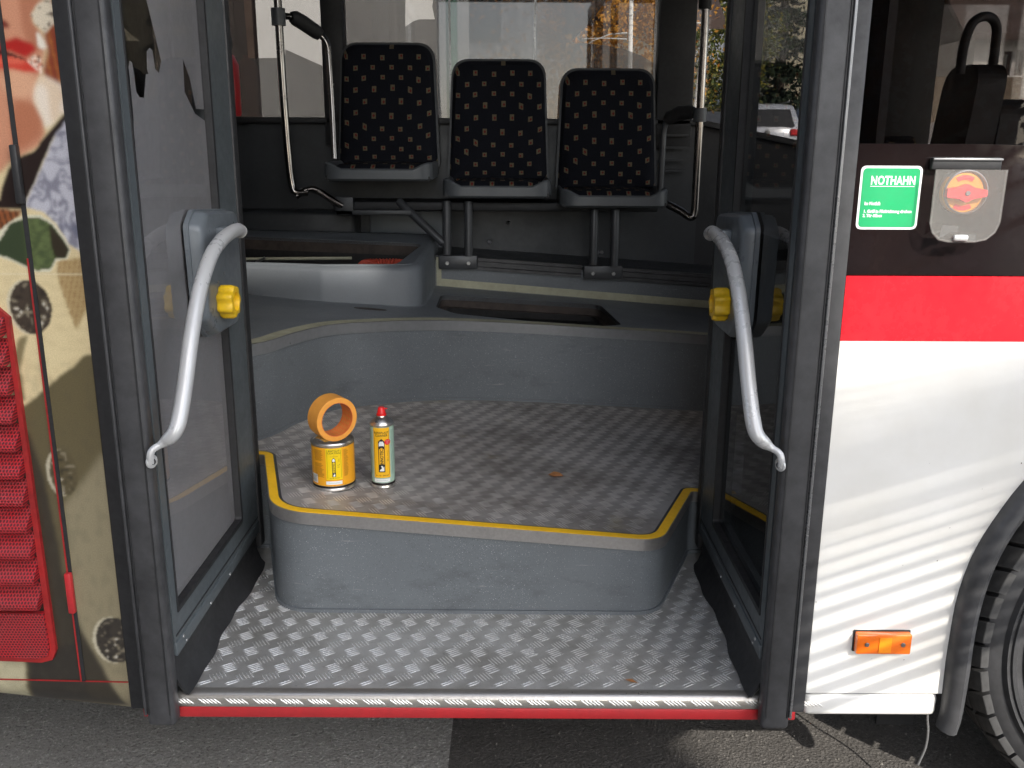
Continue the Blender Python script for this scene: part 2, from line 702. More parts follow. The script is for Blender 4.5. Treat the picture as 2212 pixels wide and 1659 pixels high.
# far side: lower wall, pillars, header
box('far_side_wall', (-4.2, .80, 2.44, 2.5, .3, 1.478), 'dark_panel', bus)
extr('far_side_wall', [(.80, .3), (5.2, .3), (5.2, 1.36), (1.30, 1.375), (.80, 1.478)], 'y', 2.44, 2.5, 'dark', bus)
box('window_sill', (-4.2, .80, 2.40, 2.44, 1.47, 1.495), 'dark', bus, .006)
extr('window_sill', [(.80, 1.47), (1.30, 1.37), (5.2, 1.355), (5.2, 1.378), (1.30, 1.393), (.80, 1.492)], 'y', 2.40, 2.44, 'rubber', bus)
box('header_panel', (-4.2, 5.2, 2.40, 2.5, 2.28, 2.75), 'dark', bus)
for x0, x1 in ((-2.35, -2.25), (-.795, -.705), (.600, .752), (1.53, 1.76), (3.3, 3.45)):
    box('window_pillar', (x0, x1, 2.40, 2.5, 1.38, 2.3), 'dark', bus, .008)
box('window_bead', (.585, .593, 2.435, 2.45, 1.49, 2.28), 'bead', bus)
# far panes, one per bay
for x0, x1, z0 in ((-4.15, -2.35, 1.478), (-2.25, -.795, 1.478), (-.705, .600, 1.478), (.752, 1.53, 1.375), (1.76, 3.3, 1.36), (3.45, 5.15, 1.36)):
    box('window_pane', (x0, x1, 2.462, 2.468, z0, 2.3), 'glass', bus)
# advertising film on the far panes, with the places it leaves free
F1 = [(-.705, 1.478), (.600, 1.478), (.600, 1.716), (.591, 1.723), (.537, 1.754), (.466, 1.778), (.386, 1.794), (.297, 1.801), (.227, 1.800),
      (.312, 1.872), (.355, 1.93), (.381, 1.969), (.42, 2.06), (.45, 2.3), (-.335, 2.3), (-.336, 1.966), (-.34, 1.941), (-.33, 1.892), (-.395, 1.892),
      (-.42, 1.884), (-.454, 1.863), (-.451, 1.965), (-.45, 2.3), (-.705, 2.3)]
extr('window_film', F1, 'y', 2.471, 2.4716, 'film', bus)
F0 = [(-2.25, 1.478), (-.795, 1.478), (-.795, 1.70), (-.961, 1.771), (-.965, 1.737), (-1.072, 1.735), (-1.12, 1.735), (-1.13, 2.3), (-2.25, 2.3)]
extr('window_film', F0, 'y', 2.471, 2.4716, 'film', bus)
for xj in (-.268, .088):
    box('pane_joint', (xj - .004, xj + .004, 2.456, 2.4615, 1.48, 2.3), 'bead', bus)

# near side: panels
# printed rear panel: colour print on a fine grid
PRINT = {'hairbg': [(-.784, 1.617), (-.746, 1.617), (-.752, 1.463), (-.781, 1.474), (-.795, 1.499), (-.782, 1.535), (-.784, 1.568)],
 'face': [(-.89, 1.70), (-.775, 1.70), (-.778, 1.617), (-.797, 1.6), (-.801, 1.584), (-.79, 1.568), (-.782, 1.546), (-.789, 1.527), (-.795, 1.502), (-.81, 1.479), (-.813, 1.451), (-.801, 1.429), (-.8, 1.406), (-.813, 1.383), (-.848, 1.365), (-.867, 1.356), (-.881, 1.342), (-.937, 1.306), (-1.1, 1.30), (-1.1, 1.70)],
 'nostril': [(-.865, 1.587), (-.848, 1.587), (-.839, 1.576), (-.847, 1.572), (-.867, 1.573)],
 'jewel': [(-.801, 1.595), (-.784, 1.614), (-.766, 1.619), (-.762, 1.582), (-.781, 1.565), (-.797, 1.579)],
 'jewel2': [(-.797, 1.568), (-.789, 1.562), (-.782, 1.545), (-.786, 1.538), (-.797, 1.543)],
 'neck': [(-.795, 1.499), (-.750, 1.477), (-.750, 1.452), (-.798, 1.41), (-.806, 1.437), (-.815, 1.463), (-.806, 1.485)],
 'lipu': [(-.95, 1.546), (-.859, 1.551), (-.841, 1.555), (-.832, 1.559), (-.823, 1.555), (-.807, 1.55), (-.798, 1.539), (-.818, 1.525), (-.843, 1.535), (-.95, 1.537)],
 'lipl': [(-.95, 1.536), (-.861, 1.536), (-.844, 1.53), (-.819, 1.523), (-.793, 1.516), (-.796, 1.507), (-.807, 1.502), (-.824, 1.503), (-.847, 1.509), (-.95, 1.511)],
 'mouth': [(-.95, 1.538), (-.86, 1.538), (-.844, 1.534), (-.819, 1.524), (-.819, 1.521), (-.844, 1.529), (-.95, 1.534)],
 'spark': [(-.818, 1.521), (-.8, 1.532), (-.79, 1.523), (-.795, 1.5), (-.805, 1.507)],
 'chin': [(-.844, 1.462), (-.813, 1.451), (-.803, 1.426), (-.808, 1.4), (-.837, 1.38), (-.858, 1.377), (-.858, 1.423)],
 'collar': [(-.750, 1.449), (-.750, 1.423), (-.787, 1.397), (-.81, 1.357), (-.83, 1.319), (-.849, 1.289), (-.856, 1.275), (-.941, 1.279), (-.939, 1.291), (-.894, 1.292), (-.888, 1.312), (-.872, 1.345), (-.851, 1.364), (-.823, 1.374), (-.802, 1.4)],
 'leopard': [(-.750, 1.44), (-.750, 1.371), (-.750, 1.262), (-.750, 1.193), (-.784, 1.217), (-.799, 1.25), (-.821, 1.271), (-.853, 1.28), (-.849, 1.289), (-.83, 1.319), (-.787, 1.397)],
 'lapeledge': [(-.95, 1.216), (-.908, 1.234), (-.881, 1.254), (-.852, 1.266), (-.827, 1.266), (-.806, 1.253), (-.789, 1.228), (-.78, 1.205), (-.788, 1.189), (-.808, 1.186), (-.82, 1.167), (-.846, 1.165), (-.869, 1.176), (-.895, 1.188), (-.952, 1.204)],
 'lapel': [(-.95, 1.213), (-.903, 1.221), (-.881, 1.25), (-.852, 1.26), (-.828, 1.261), (-.808, 1.249), (-.793, 1.224), (-.784, 1.205), (-.79, 1.192), (-.809, 1.19), (-.821, 1.171), (-.846, 1.169), (-.869, 1.18), (-.895, 1.192), (-.951, 1.21)],
 'lapeldark': [(-.813, 1.25), (-.793, 1.224), (-.784, 1.205), (-.79, 1.192), (-.809, 1.19), (-.815, 1.217)],
 'stripes': [(-.941, 1.278), (-.857, 1.273), (-.867, 1.262), (-.881, 1.251), (-.903, 1.225), (-.949, 1.219)],
 'knit': [(-.806, 1.186), (-.750, 1.193), (-.750, 1.124), (-.787, 1.061), (-.796, 1.093), (-.81, 1.155)],
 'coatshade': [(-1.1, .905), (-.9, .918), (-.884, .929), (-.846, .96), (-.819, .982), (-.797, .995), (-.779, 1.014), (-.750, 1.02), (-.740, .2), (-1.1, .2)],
 'fold': [(-.92, .981), (-.893, 1.046), (-.876, 1.051), (-.898, .987), (-.895, .929), (-.914, .923)],
 'coatmid': [(-.85, .72), (-.80, .78), (-.74, .86), (-.74, .26), (-.80, .26), (-.82, .35), (-.852, .42), (-.858, .55)],
 'dark': [(-.92, .897), (-.897, .864), (-.88, .777), (-.868, .626), (-.867, .532), (-.846, .458), (-.812, .376), (-.778, .27), (-.964, .262), (-.962, .403), (-.963, .563)],
 'lightleft': [(-1.1, .408), (-.965, .406), (-.974, .262), (-1.1, .263)],
 'drk2': [(-.955, .403), (-.849, .436), (-.85, .281), (-.964, .262)]}
STEP = .0025
gx = np.arange(-1.20, -.7640, STEP)
gz = np.arange(.262, 1.78, STEP)
GX, GZ = np.meshgrid(gx, gz)
img = np.zeros(GX.shape + (3,)) + np.array(S((232, 214, 168)))


def inside(poly):
    m_ = np.zeros(GX.shape, bool)
    n_ = len(poly)
    for i in range(n_):
        x0, y0 = poly[i]
        x1, y1 = poly[(i + 1) % n_]
        c_ = ((y0 > GZ) != (y1 > GZ)) & (GX < (x1 - x0) * (GZ - y0) / ((y1 - y0) + 1e-12) + x0)
        m_ ^= c_
    return m_.astype(float)


def blur(a, k):
    for _ in range(k):
        b = np.pad(a, 1, mode='edge')
        a = (b[1:-1, 1:-1] * 2 + b[:-2, 1:-1] + b[2:, 1:-1] + b[1:-1, :-2] + b[1:-1, 2:]) / 6
    return a


def vnoise(sc_x, sc_z, seed):
    r = np.random.RandomState(seed)
    a = r.rand(64, 64)
    u = (GX + 2) * sc_x
    v_ = (GZ + 2) * sc_z
    i = np.floor(u).astype(int)
    j = np.floor(v_).astype(int)
    fu, fv = u - i, v_ - j
    fu, fv = fu * fu * (3 - 2 * fu), fv * fv * (3 - 2 * fv)
    g_ = lambda p_, q_: a[p_ % 64, q_ % 64]
    return (g_(i, j) * (1 - fu) + g_(i + 1, j) * fu) * (1 - fv) + (g_(i, j + 1) * (1 - fu) + g_(i + 1, j + 1) * fu) * fv


def lay(key, col, k=1, amt=1.0, mask=None):
    global img
    mk_ = inside(PRINT[key]) if mask is None else mask
    mk_ = (blur(mk_, k) * amt)[..., None]
    img = img * (1 - mk_) + np.array(S(col)) * mk_


lay('', (150, 118, 72), 6, .16, (vnoise(60, 160, 3) > .62).astype(float))
lay('fold', (120, 110, 76), 3, .9)
lay('knit', (186, 160, 112), 3)
lay('', (140, 104, 62), 1, .6, inside(PRINT['knit']) * (np.sin(GZ * 900) * np.sin((GX + GZ) * 700) > .25))
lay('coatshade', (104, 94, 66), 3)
lay('coatmid', (150, 140, 112), 16)
lay('dark', (60, 54, 43), 7)
lay('drk2', (52, 47, 40), 5)
lay('lightleft', (196, 188, 156), 4)
lay('', (80, 76, 62), 4, .16, (vnoise(140, 60, 8) > .66) * (GZ < 1.0))
lay('hairbg', (142, 62, 36), 6)
lay('', (200, 130, 60), 2, .6, inside(PRINT['hairbg']) * (np.sin(GX * 500 + GZ * 60) > .7))
lay('face', (212, 150, 118), 6)
lay('chin', (184, 112, 80), 9, .8)
lay('', (236, 186, 150), 10, .7, ((GX + .835) ** 2 / .0009 + (GZ - 1.485) ** 2 / .0006 < 1).astype(float))
lay('', (170, 100, 70), 8, .6, ((GX + .80) ** 2 / .0004 + (GZ - 1.60) ** 2 / .004 < 1).astype(float) * inside(PRINT['face']))
lay('nostril', (120, 40, 30), 3)
lay('neck', (250, 236, 218), 6)
lay('', (232, 196, 150), 7, .5, inside(PRINT['neck']) * (vnoise(50, 30, 5) > .62))
lay('jewel', (226, 214, 190), 2)
lay('', (70, 50, 36), 1, .85, inside(PRINT['jewel']) * (vnoise(150, 220, 9) > .72))
lay('jewel2', (246, 238, 222), 2)
lay('lipu', (182, 34, 28), 4)
lay('lipl', (214, 66, 50), 4)
lay('', (250, 140, 110), 4, .45, ((GX + .845) ** 2 / .0006 + (GZ - 1.52) ** 2 / .00003 < 1).astype(float))
lay('mouth', (70, 14, 14), 1)
lay('', (250, 226, 204), 1, .9, inside(PRINT['spark']) * (vnoise(260, 260, 6) > .5))
lay('', (90, 50, 40), 1, .8, inside(PRINT['spark']) * (vnoise(300, 260, 16) > .72))
lay('collar', (36, 22, 18), 2)
lay('', (238, 208, 170), 4, 1, ((GX < -.884) & (GZ > 1.285) & (GZ < 1.33) & (GX + (1.345 - GZ) * .3 < -.89)).astype(float))
leo = inside(PRINT['leopard'])
lay('leopard', (196, 196, 206), 2)
vn = vnoise(46, 46, 2) * .6 + vnoise(95, 60, 12) * .4
lay('', (128, 128, 142), 2, .9, leo * ((np.abs(vn - .5) < .055) | (np.abs(vn - .68) < .03)))
lay('', (96, 100, 124), 3, .6, leo * (GZ < 1.25) * (vnoise(60, 90, 4) > .5))
lay('stripes', (150, 88, 50), 2)
lay('', (60, 36, 24), 1, .8, inside(PRINT['stripes']) * (np.sin(GX * 600 + GZ * 120) > .3))
lay('lapeledge', (226, 222, 196), 1)
lay('lapel', (72, 86, 52), 1)
lay('', (112, 126, 78), 3, .7, inside(PRINT['lapel']) * (vnoise(120, 300, 7) > .5) * (GX > -.855) * (GX < -.812))
lay('', (46, 58, 40), 3, .7, inside(PRINT['lapel']) * (GX < -.862))
lay('lapeldark', (50, 42, 28), 2)


def button(cx, cz, rx, rz, tone, seed):
    d = ((GX - cx) / rx) ** 2 + ((GZ - cz) / rz) ** 2
    lay('', (214, 206, 180), 1, .8, ((((GX - cx + .006) / rx) ** 2 + ((GZ - cz) / rz) ** 2) < 1.02).astype(float) * (GX < cx))
    lay('', tone, 1, 1, (d < 1).astype(float))
    v_ = vnoise(170, 150, seed)
    lay('', (150, 140, 118), 1, .75, (d < .8) * (v_ > .72))
    lay('', (248, 244, 230), 1, .9, (d < .86) * (v_ > .93))
    lay('', (30, 26, 22), 2, .7, (d < .9) * (v_ < .25))


button(-.864, 1.102, .037, .049, (70, 60, 50), 21)
button(-.842, .788, .026, .046, (96, 86, 60), 22)
button(-.781, .437, .038, .050, (62, 56, 48), 23)
lay('', (238, 226, 190), 1, .7, (np.abs(GZ - 1.163) < .0013) & (GZ < 2))
rv, rf = [], []
H, W_ = GX.shape
zlow = .346
for j in range(H):
    for i in range(W_):
        rv.append((float(GX[j, i]), 0.0, float(GZ[j, i])))


def sl(x):                                              # lower edge of the rear skirt rises to the rear
    return .274 - (x + .765) * .118


# push the lowest rows up to the sloped edge
for j in range(H):
    for i in range(W_):
        x_, _, z_ = rv[j * W_ + i]
        if z_ < .36:
            t_ = (z_ - .262) / (.36 - .262)
            rv[j * W_ + i] = (x_, 0.0 if z_ > .33 else .02 * ((.33 - z_) / .07) ** 2, sl(x_) + t_ * (.36 - sl(x_)))
keep = np.ones((H, W_), bool)
for j in range(H - 1):
    for i in range(W_ - 1):
        a = j * W_ + i
        rf.append((a, a + 1, a + 1 + W_, a + W_))
me = bpy.data.meshes.new('printed_panel')
me.from_pydata(rv, [], rf)
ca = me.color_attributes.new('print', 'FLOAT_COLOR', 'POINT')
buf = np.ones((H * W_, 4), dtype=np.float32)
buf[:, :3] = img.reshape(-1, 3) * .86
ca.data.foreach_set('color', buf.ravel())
m = Mat('printed_vinyl', (.5, .5, .5), .4, coat=.2)
at = m.nt.nodes.new("ShaderNodeVertexColor")
at.layer_name = 'print'
gr = m.noise(420, 2, .6)
cc = m.nt.nodes.new("ShaderNodeMix")
cc.data_type = 'RGBA'
cc.blend_type = 'MULTIPLY'
cc.inputs[0].default_value = 1
m.nt.links.new(at.outputs[0], cc.inputs[6])
m.nt.links.new(m.mix(gr.ramp(.3, .7), (.80, .79, .78), (1, 1, 1)), cc.inputs[7])
m.set('Base Color', cc.outputs[2])
m.bump(m.noise(12, 3, .5), .05, .002)
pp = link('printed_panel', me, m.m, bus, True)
tag(pp, 'side panel with a printed close-up of red lips and a beige buttoned coat')
box('rear_side_panel', (-4.2, -.765, .004, .05, sl(-1.2) + .03, 1.9), 'dark', bus)
box('rear_side_panel', (-4.2, -1.21, -.002, .004, .40, 1.9), 'white', bus)
extr('panel_seam', [(-.8575, .346), (-.8495, .346), (-.8495, 1.8), (-.8575, 1.8)], 'y', -.0022, .001, 'rubber', bus)
MAT['seam_red'] = worn('seam_red', (.30, .015, .015), .5, amt=.3)
extr('panel_seam_edge', [(-.859, .346), (-.8562, .346), (-.8562, 1.19), (-.859, 1.19)], 'y', -.0032, .001, 'seam_red', bus)
extr('skirt_seam', [(-1.2, .352), (-.7645, .3435), (-.7645, .3455), (-1.2, .354)], 'y', -.0022, .001, 'seam_red', bus)
box('flap_hinge', (-.8605, -.8475, -.014, .0, 1.285, 1.385), 'rubber', bus, .003)
box('flap_hinge', (-.8615, -.8485, -.012, .0, .50, .585), 'red_sill', bus, .003)
# grille: frame, lower sheet, slats
GR = [(-1.25, .405), (-.928, .392), (-.906, .398), (-.897, .418), (-.901, 1.085), (-.925, 1.108), (-1.25, 1.12)]
extr('grille_frame', [GR, [(-1.24, .50), (-.909, .50), (-.909, 1.085), (-1.24, 1.09)]], 'y', -.009, .004, 'seam_red', bus)
extr('grille_sheet', [(-1.24, .417), (-.931, .403), (-.912, .409), (-.907, .425), (-.909, .502), (-1.24, .502)], 'y', -.014, -.002, 'grille', bus)
box('grille_backing', (-1.24, -.909, .001, .0035, .50, 1.09), 'seam_red', bus)
sm = None
for k in range(11):
    z0 = .516 + .0535 * k
    prof = [(.003, z0 + .046), (.001, z0 + .0495), (-.010, z0 + .034), (-.029, z0 + .014), (-.031, z0 + .008), (-.029, z0), (-.022, z0), (-.012, z0 + .004), (0, z0 + .012)]
    if k == 10:
        prof = [(p, min(q, 1.09)) for p, q in prof]
    bm = bmesh.new()
    A = [bm.verts.new((-1.24, p, q)) for p, q in prof]
    B = [bm.verts.new((-.9095, p, q)) for p, q in prof]
    n_ = len(prof)
    for i in range(n_):
        bm.faces.new((A[i], A[(i + 1) % n_], B[(i + 1) % n_], B[i]))
    bm.faces.new(A[::-1])
    bm.faces.new(B)
    from_bm('grille_slat', bm, 'grille', bus, False)

# right side: white panel with wheel arch, stripe, dark glass
arch = [(.867, .3275), (.864, .398), (.865, .463), (.867, .523), (.874, .575), (.887, .630), (.907, .681), (.938, .741), (.964, .783), (1.03, .868), (1.12, .94), (1.24, .99), (1.38, 1.005),
        (1.55, .98), (1.68, .91), (1.78, .80), (1.85, .66), (1.885, .5), (1.89, .3275)]
WP = [(.593, .3275)] + arch + [(5.2, .3275), (5.2, 1.0485), (.593, 1.0485)]
extr('side_panel', WP, 'y', .0, .03, 'white', bus)
box('red_stripe', (.593, 5.2, -.0008, .0298, 1.0487, 1.1665), 'red', bus)
box('side_skirt', (.593, .862, .003, .05, .272, .3235), 'white', bus, .012, 3)
box('side_skirt', (1.9, 5.2, .003, .05, .272, .3235), 'white', bus, .012, 3)
box('skirt_joint', (.593, .863, .008, .02, .3205, .329), 'rubber', bus)
inner = [(.909, .328), (.910, .378), (.909, .44), (.911, .501), (.917, .561), (.929, .619), (.948, .674), (.973, .717), (1.045, .81), (1.13, .875), (1.25, .925), (1.38, .94), (1.54, .915), (1.65, .855), (1.74, .75), (1.80, .62), (1.83, .48), (1.835, .30)]
out2 = [(a, b) for a, b in arch]
prof3 = []
sec = []
oc = [Vector((a, 0, b)) for a, b in ([(.861, .256), (.866, .29)] + arch[1:] + [(1.89, .25)])]
icl = [Vector((a, 0, b)) for a, b in ([(.900, .252), (.906, .285)] + inner[1:-1] + [(1.835, .48)] * 0 + [(1.83, .48), (1.835, .30)])]
oc = catmull(oc, 4)
icl = catmull(icl, 4)
N_ = 70


def resample(P_, n):
    d = [0]
    for a, b in zip(P_[:-1], P_[1:]):
        d.append(d[-1] + (b - a).length)
    out = []
    for k in range(n):
        t = d[-1] * k / (n - 1)
        i = max(j for j in range(len(d)) if d[j] <= t + 1e-9)
        i = min(i, len(P_) - 2)
        f = (t - d[i]) / max(1e-9, d[i + 1] - d[i])
        out.append(P_[i].lerp(P_[i + 1], f))
    return out


oc, icl = resample(oc, N_), resample(icl, N_)
bm = bmesh.new()
rows = []
for o_, i_ in zip(oc, icl):
    pts = []
    for s_, y_ in ((0, .0), (.02, -.012), (.12, -.024), (.32, -.032), (.55, -.034), (.78, -.028), (.93, -.016), (1.0, .004), (1.0, .05)):
        q = o_.lerp(i_, s_)
        pts.append(bm.verts.new((q.x, y_, q.z)))
    rows.append(pts)
for a, b in zip(rows[:-1], rows[1:]):
    for k in range(len(a) - 1):
        bm.faces.new((a[k], a[k + 1], b[k + 1], b[k]))
bm.faces.new(rows[0])
from_bm('wheel_arch_trim', bm, 'rubber_grey', bus, True)
# wheel housing behind the tyre
bm = bmesh.new()
hs = [Vector((1.37 + .55 * math.cos(a), 0, .42 + .55 * math.sin(a))) for a in np.linspace(math.pi * 1.08, -math.pi * .08, 24)]
hr = [[bm.verts.new((p.x, y_, p.z)) for y_ in (.03, .55)] for p in hs]
for a, b in zip(hr[:-1], hr[1:]):
    bm.faces.new((a[0], a[1], b[1], b[0]))
bm.faces.new([r_[1] for r_ in hr])
from_bm('wheel_housing', bm, 'dark', bus, True)
box('mudflap', (.895, .985, .34, .346, .02, .27), 'rubber', bus)
tube('cable', catmull([(.893, .10, .27), (.894, .10, .21), (.900, .10, .17), (.899, .10, .13), (.888, .10, .087)], 6), .0028, 'bead', bus, 8)

# band of black glass below the window, tinted pane above with a curved lower edge
frit = [(.593, 1.168), (5.2, 1.168), (5.2, 1.19), (1.30, 1.19), (1.20, 1.27), (1.12, 1.33), (1.04, 1.368), (.97, 1.385), (.90, 1.392), (.80, 1.394), (.593, 1.394)]
extr('black_glass_band', frit, 'y', .0, .028, 'black_gloss', bus)
extr('window_pane', [(.593, 1.3945), (.80, 1.3945), (.90, 1.3925), (.97, 1.3855), (1.04, 1.3685), (1.12, 1.3305), (1.20, 1.2705), (1.30, 1.191), (3.0, 1.191), (3.0, 2.3), (.593, 2.3)], 'y', .004, .010, 'glass_tint', bus)
box('header_panel', (-4.2, 5.2, .0, .05, 2.3, 2.76), 'dark', bus)
box('inner_sun_blocker', (.70, 5.1, .12, .62, .95, 1.375), 'dark', bus, .03, 3)  # added block; stops sun through the window from reaching the platform
# low black wall inside this window, and the driver's side seat backs
boxes('inner_side_wall', [(.62, .86, .031, .05, .33, 1.166), (.86, 5.2, .031, .05, 1.01, 1.166)], 'dark', bus)

# NOTHAHN sticker
MAT['sticker_white'] = worn('sticker_white', (.80, .82, .80), .35, amt=.03, bump=0)
MAT['sticker_green'] = worn('sticker_green', (.01, .33, .115), .35, amt=.05, bump=0)
st = extr('sticker', rrect(.6005, .707, 1.2485, 1.357, .010), 'y', -.0012, -.0002, 'sticker_white', bus)
tag(st, 'green NOTHAHN instruction sticker with white border')
extr('sticker_field', rrect(.6045, .703, 1.2525, 1.353, .0075), 'y', -.0018, -.0012, 'sticker_green', st)
flat_text('lettering', 'NOTHAHN', .0205, (.6185, -.0022, 1.3255), 'sticker_white', st, .0006, space=1.06, width=.0765)
box('lettering', (.6185, .695, -.0023, -.0019, 1.3218, 1.3228), 'sticker_white', st)
flat_text('lettering', 'Im Notfall:', .0078, (.6115, -.0022, 1.2905), 'sticker_white', st, .0003, width=.0275)
flat_text('lettering', '1. Griff in Pfeilrichtung drehen', .0072, (.6108, -.0022, 1.2773), 'sticker_white', st, .0003, width=.0830)
flat_text('lettering', '2. Tür öffnen', .0072, (.6105, -.0022, 1.2700), 'sticker_white', st, .0003, width=.0335)

# emergency tap under a clear flap
et = box('flap_hinge_bar', (.7165, .836, -.014, -.001, 1.351, 1.372), 'rubber', bus, .003)
box('hinge_rod', (.7165, .836, -.0175, -.013, 1.3665, 1.3705), 'bead', et, .0015)
MAT['valve_orange'] = worn('valve_orange', (.72, .30, .02), .4, amt=.06)
MAT['valve_red'] = worn('valve_red', (.75, .035, .04), .35, amt=.06)
ev = lathe('emergency_valve', [(0, 0), (.036, 0), (.036, .011), (.033, .014), (0, .014)], 'valve_orange', bus, 40, (.776, 0, 1.313), Matrix.Rotation(rad(90), 3, 'X'))
tag(ev, 'orange emergency valve with red turning grip under a clear flap')
lathe('valve_ring', [(.0375, -.0), (.0375, .017), (.0355, .0185), (.0345, .017), (.0345, 0)], 'bead', ev, 48, (.779, 0, 1.314), Matrix.Rotation(rad(90), 3, 'X'))
extr('valve_grip', rounded([(.742, 1.305), (.764, 1.303), (.776, 1.297), (.789, 1.303), (.811, 1.307), (.811, 1.318), (.789, 1.322), (.776, 1.328), (.764, 1.323), (.742, 1.320)], .003, 3), 'y', -.027, -.014, 'valve_red', ev)
disc('valve_bolt', (.777, -.028, 1.3125), (0, -1, 0), .0042, .003, 'bolt', ev)
for a0, a1 in ((50, 130), (230, 310)):
    arcp = [(.776 + r_ * math.cos(rad(a)), 1.3128 + r_ * math.sin(rad(a))) for r_, seq in ((.030, np.linspace(a0 + 8, a1 - 8, 9)), (.022, np.linspace(a1 - 8, a0 + 8, 9))) for a in seq]
    extr('valve_arrow', arcp, 'y', -.0152, -.0138, 'valve_red', ev)
fl = [(.7165, 1.352), (.7165, 1.262), (.722, 1.246), (.735, 1.234), (.752, 1.231), (.796, 1.231), (.815, 1.235), (.829, 1.247), (.835, 1.264), (.836, 1.352)]
extr('clear_flap', fl, 'y', -.034, -.031, 'acrylic', bus)
rim = [Vector((a, -.0325, b)) for a, b in fl]
tube('flap_rim', rim, .0018, 'acrylic', bus, 8)
box('flap_latch', (.757, .783, -.040, -.030, 1.2325, 1.243), 'handle', bus, .004)
extr('flap_sticker', [(.738, 1.2585), (.768, 1.2575), (.764, 1.247), (.752, 1.246), (.744, 1.241), (.736, 1.236)], 'y', -.0305, -.030, 'rubber_grey', bus)
extr('flap_sticker', [(.772, 1.243), (.798, 1.244), (.797, 1.232), (.772, 1.232)], 'y', -.0305, -.030, 'rubber_grey', bus)
# amber side marker
MAT['amber'] = worn('amber_lens', (.82, .16, .01), .2, amt=.05, coat=.6, spec=.6, bump=.25, bscale=260)
MAT['amber_inset'] = worn('amber_reflector', (.85, .26, .01), .2, amt=.15, coat=.6)
mk_ = box('side_marker', (.6765, .784, -.018, .0, .425, .4675), 'amber', bus, .003)
tag(mk_, 'orange side marker lamp with two screws')
box('reflector', (.720, .744, -.0195, -.0175, .4295, .4520 + .010), 'amber_inset', mk_)  # lighter orange block in the middle of the lens
for xb in (.6965, .767):
    disc('screw', (xb, -.0185, .4465), (0, -1, 0), .0045, .004, 'bolt', mk_, 10)
MAT['marker_back'] = MAT['rubber']
box('marker_base', (.6745, .786, -.004, -.0003, .4235, .4695), 'rubber', mk_, .001)

# ---- entry floor with folded nosing
TP = .055
TQ = .064


def bars(pts_in, frame, org, name, mat, parent, scale=1.0, pitch=TP, hgt=.0016, off=(0, 0)):
    """raised five-bar tread: pts_in(a, b) tells if a bar centre is on the sheet, frame(a, b, h) maps to 3-D"""
    V, F = [], []
    x0, x1, y0, y1 = org
    L, Wd = .0168, .0015
    ni = int((x1 - x0) / pitch) + 2
    nj = int((y1 - y0) / (TQ / 2)) + 2
    for j in range(nj):
        for i in range(ni):
            if j % 2 == 0:
                cx = x0 + off[0] + (i + (.5 if (j // 2) % 2 else 0)) * pitch
                ang = 33
            else:
                cx = x0 + off[0] + (i + (.75 if ((j - 1) // 2) % 2 else .25)) * pitch
                ang = 33 + 90
            cy = y0 + off[1] + j * TQ * .5
            if cx > x1 + pitch or cy > y1 + pitch:
                continue
            a_ = rad(ang)
            d = (math.cos(a_), math.sin(a_))
            p_ = (-d[1], d[0])
            for k in range(-2, 3):
                sh = random.uniform(-.0006, .0006)
                bx = cx + p_[0] * k * .0070 + d[0] * sh
                by = cy + p_[1] * k * .0070 + d[1] * sh
                if not (pts_in(bx + d[0] * L * .8, by + d[1] * L * .8) and pts_in(bx - d[0] * L * .8, by - d[1] * L * .8)):
                    continue
                n0 = len(V)
                for s_, w_, h_ in ((-L, 0, 0), (-L * .55, Wd, 0), (-L * .55, -Wd, 0), (-L * .5, 0, hgt), (L * .5, 0, hgt), (L * .55, Wd, 0), (L * .55, -Wd, 0), (L, 0, 0)):
                    V.append(frame(bx + d[0] * s_ + p_[0] * w_, by + d[1] * s_ + p_[1] * w_, h_))
                F += [tuple(n0 + q for q in f) for f in ((0, 2, 3), (0, 3, 1), (1, 3, 4, 5), (2, 6, 4, 3), (5, 4, 7), (6, 7, 4))]
    me = bpy.data.meshes.new(name)
    me.from_pydata(V, [], F)
    me.update()
    o = link(name, me, mat, parent, False)
    me.shade_smooth()
    return tag(o, kind='stuff')


ZE = .32
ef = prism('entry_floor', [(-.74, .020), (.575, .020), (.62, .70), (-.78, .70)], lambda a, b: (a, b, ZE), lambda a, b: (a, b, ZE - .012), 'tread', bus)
# nosing: quarter round and a vertical lip
bm = bmesh.new()
pr = [(.020, ZE), (.012, ZE - .0003), (.005, ZE - .0025), (0, ZE - .006), (-.0025, ZE - .012), (-.003, ZE - .0285), (.004, ZE - .0285)]
A = [bm.verts.new((-.74, p, q)) for p, q in pr]
B = [bm.verts.new((.575, p, q)) for p, q in pr]
for i in range(len(pr) - 1):
    bm.faces.new((A[i], A[i + 1], B[i + 1], B[i]))
MAT['nosing'] = worn('nosing', (.46, .43, .39), .36, .85, amt=.12, scale=8, fine=70)
from_bm('floor_nosing', bm, 'nosing', bus, True)
bars(lambda a, b: -.735 < a < .57 and .024 < b < .60, lambda a, b, h: (a, b, ZE + h), (-.74, .575, .03, .62), 'tread_pattern', 'bar', ef, off=(.01, .0))
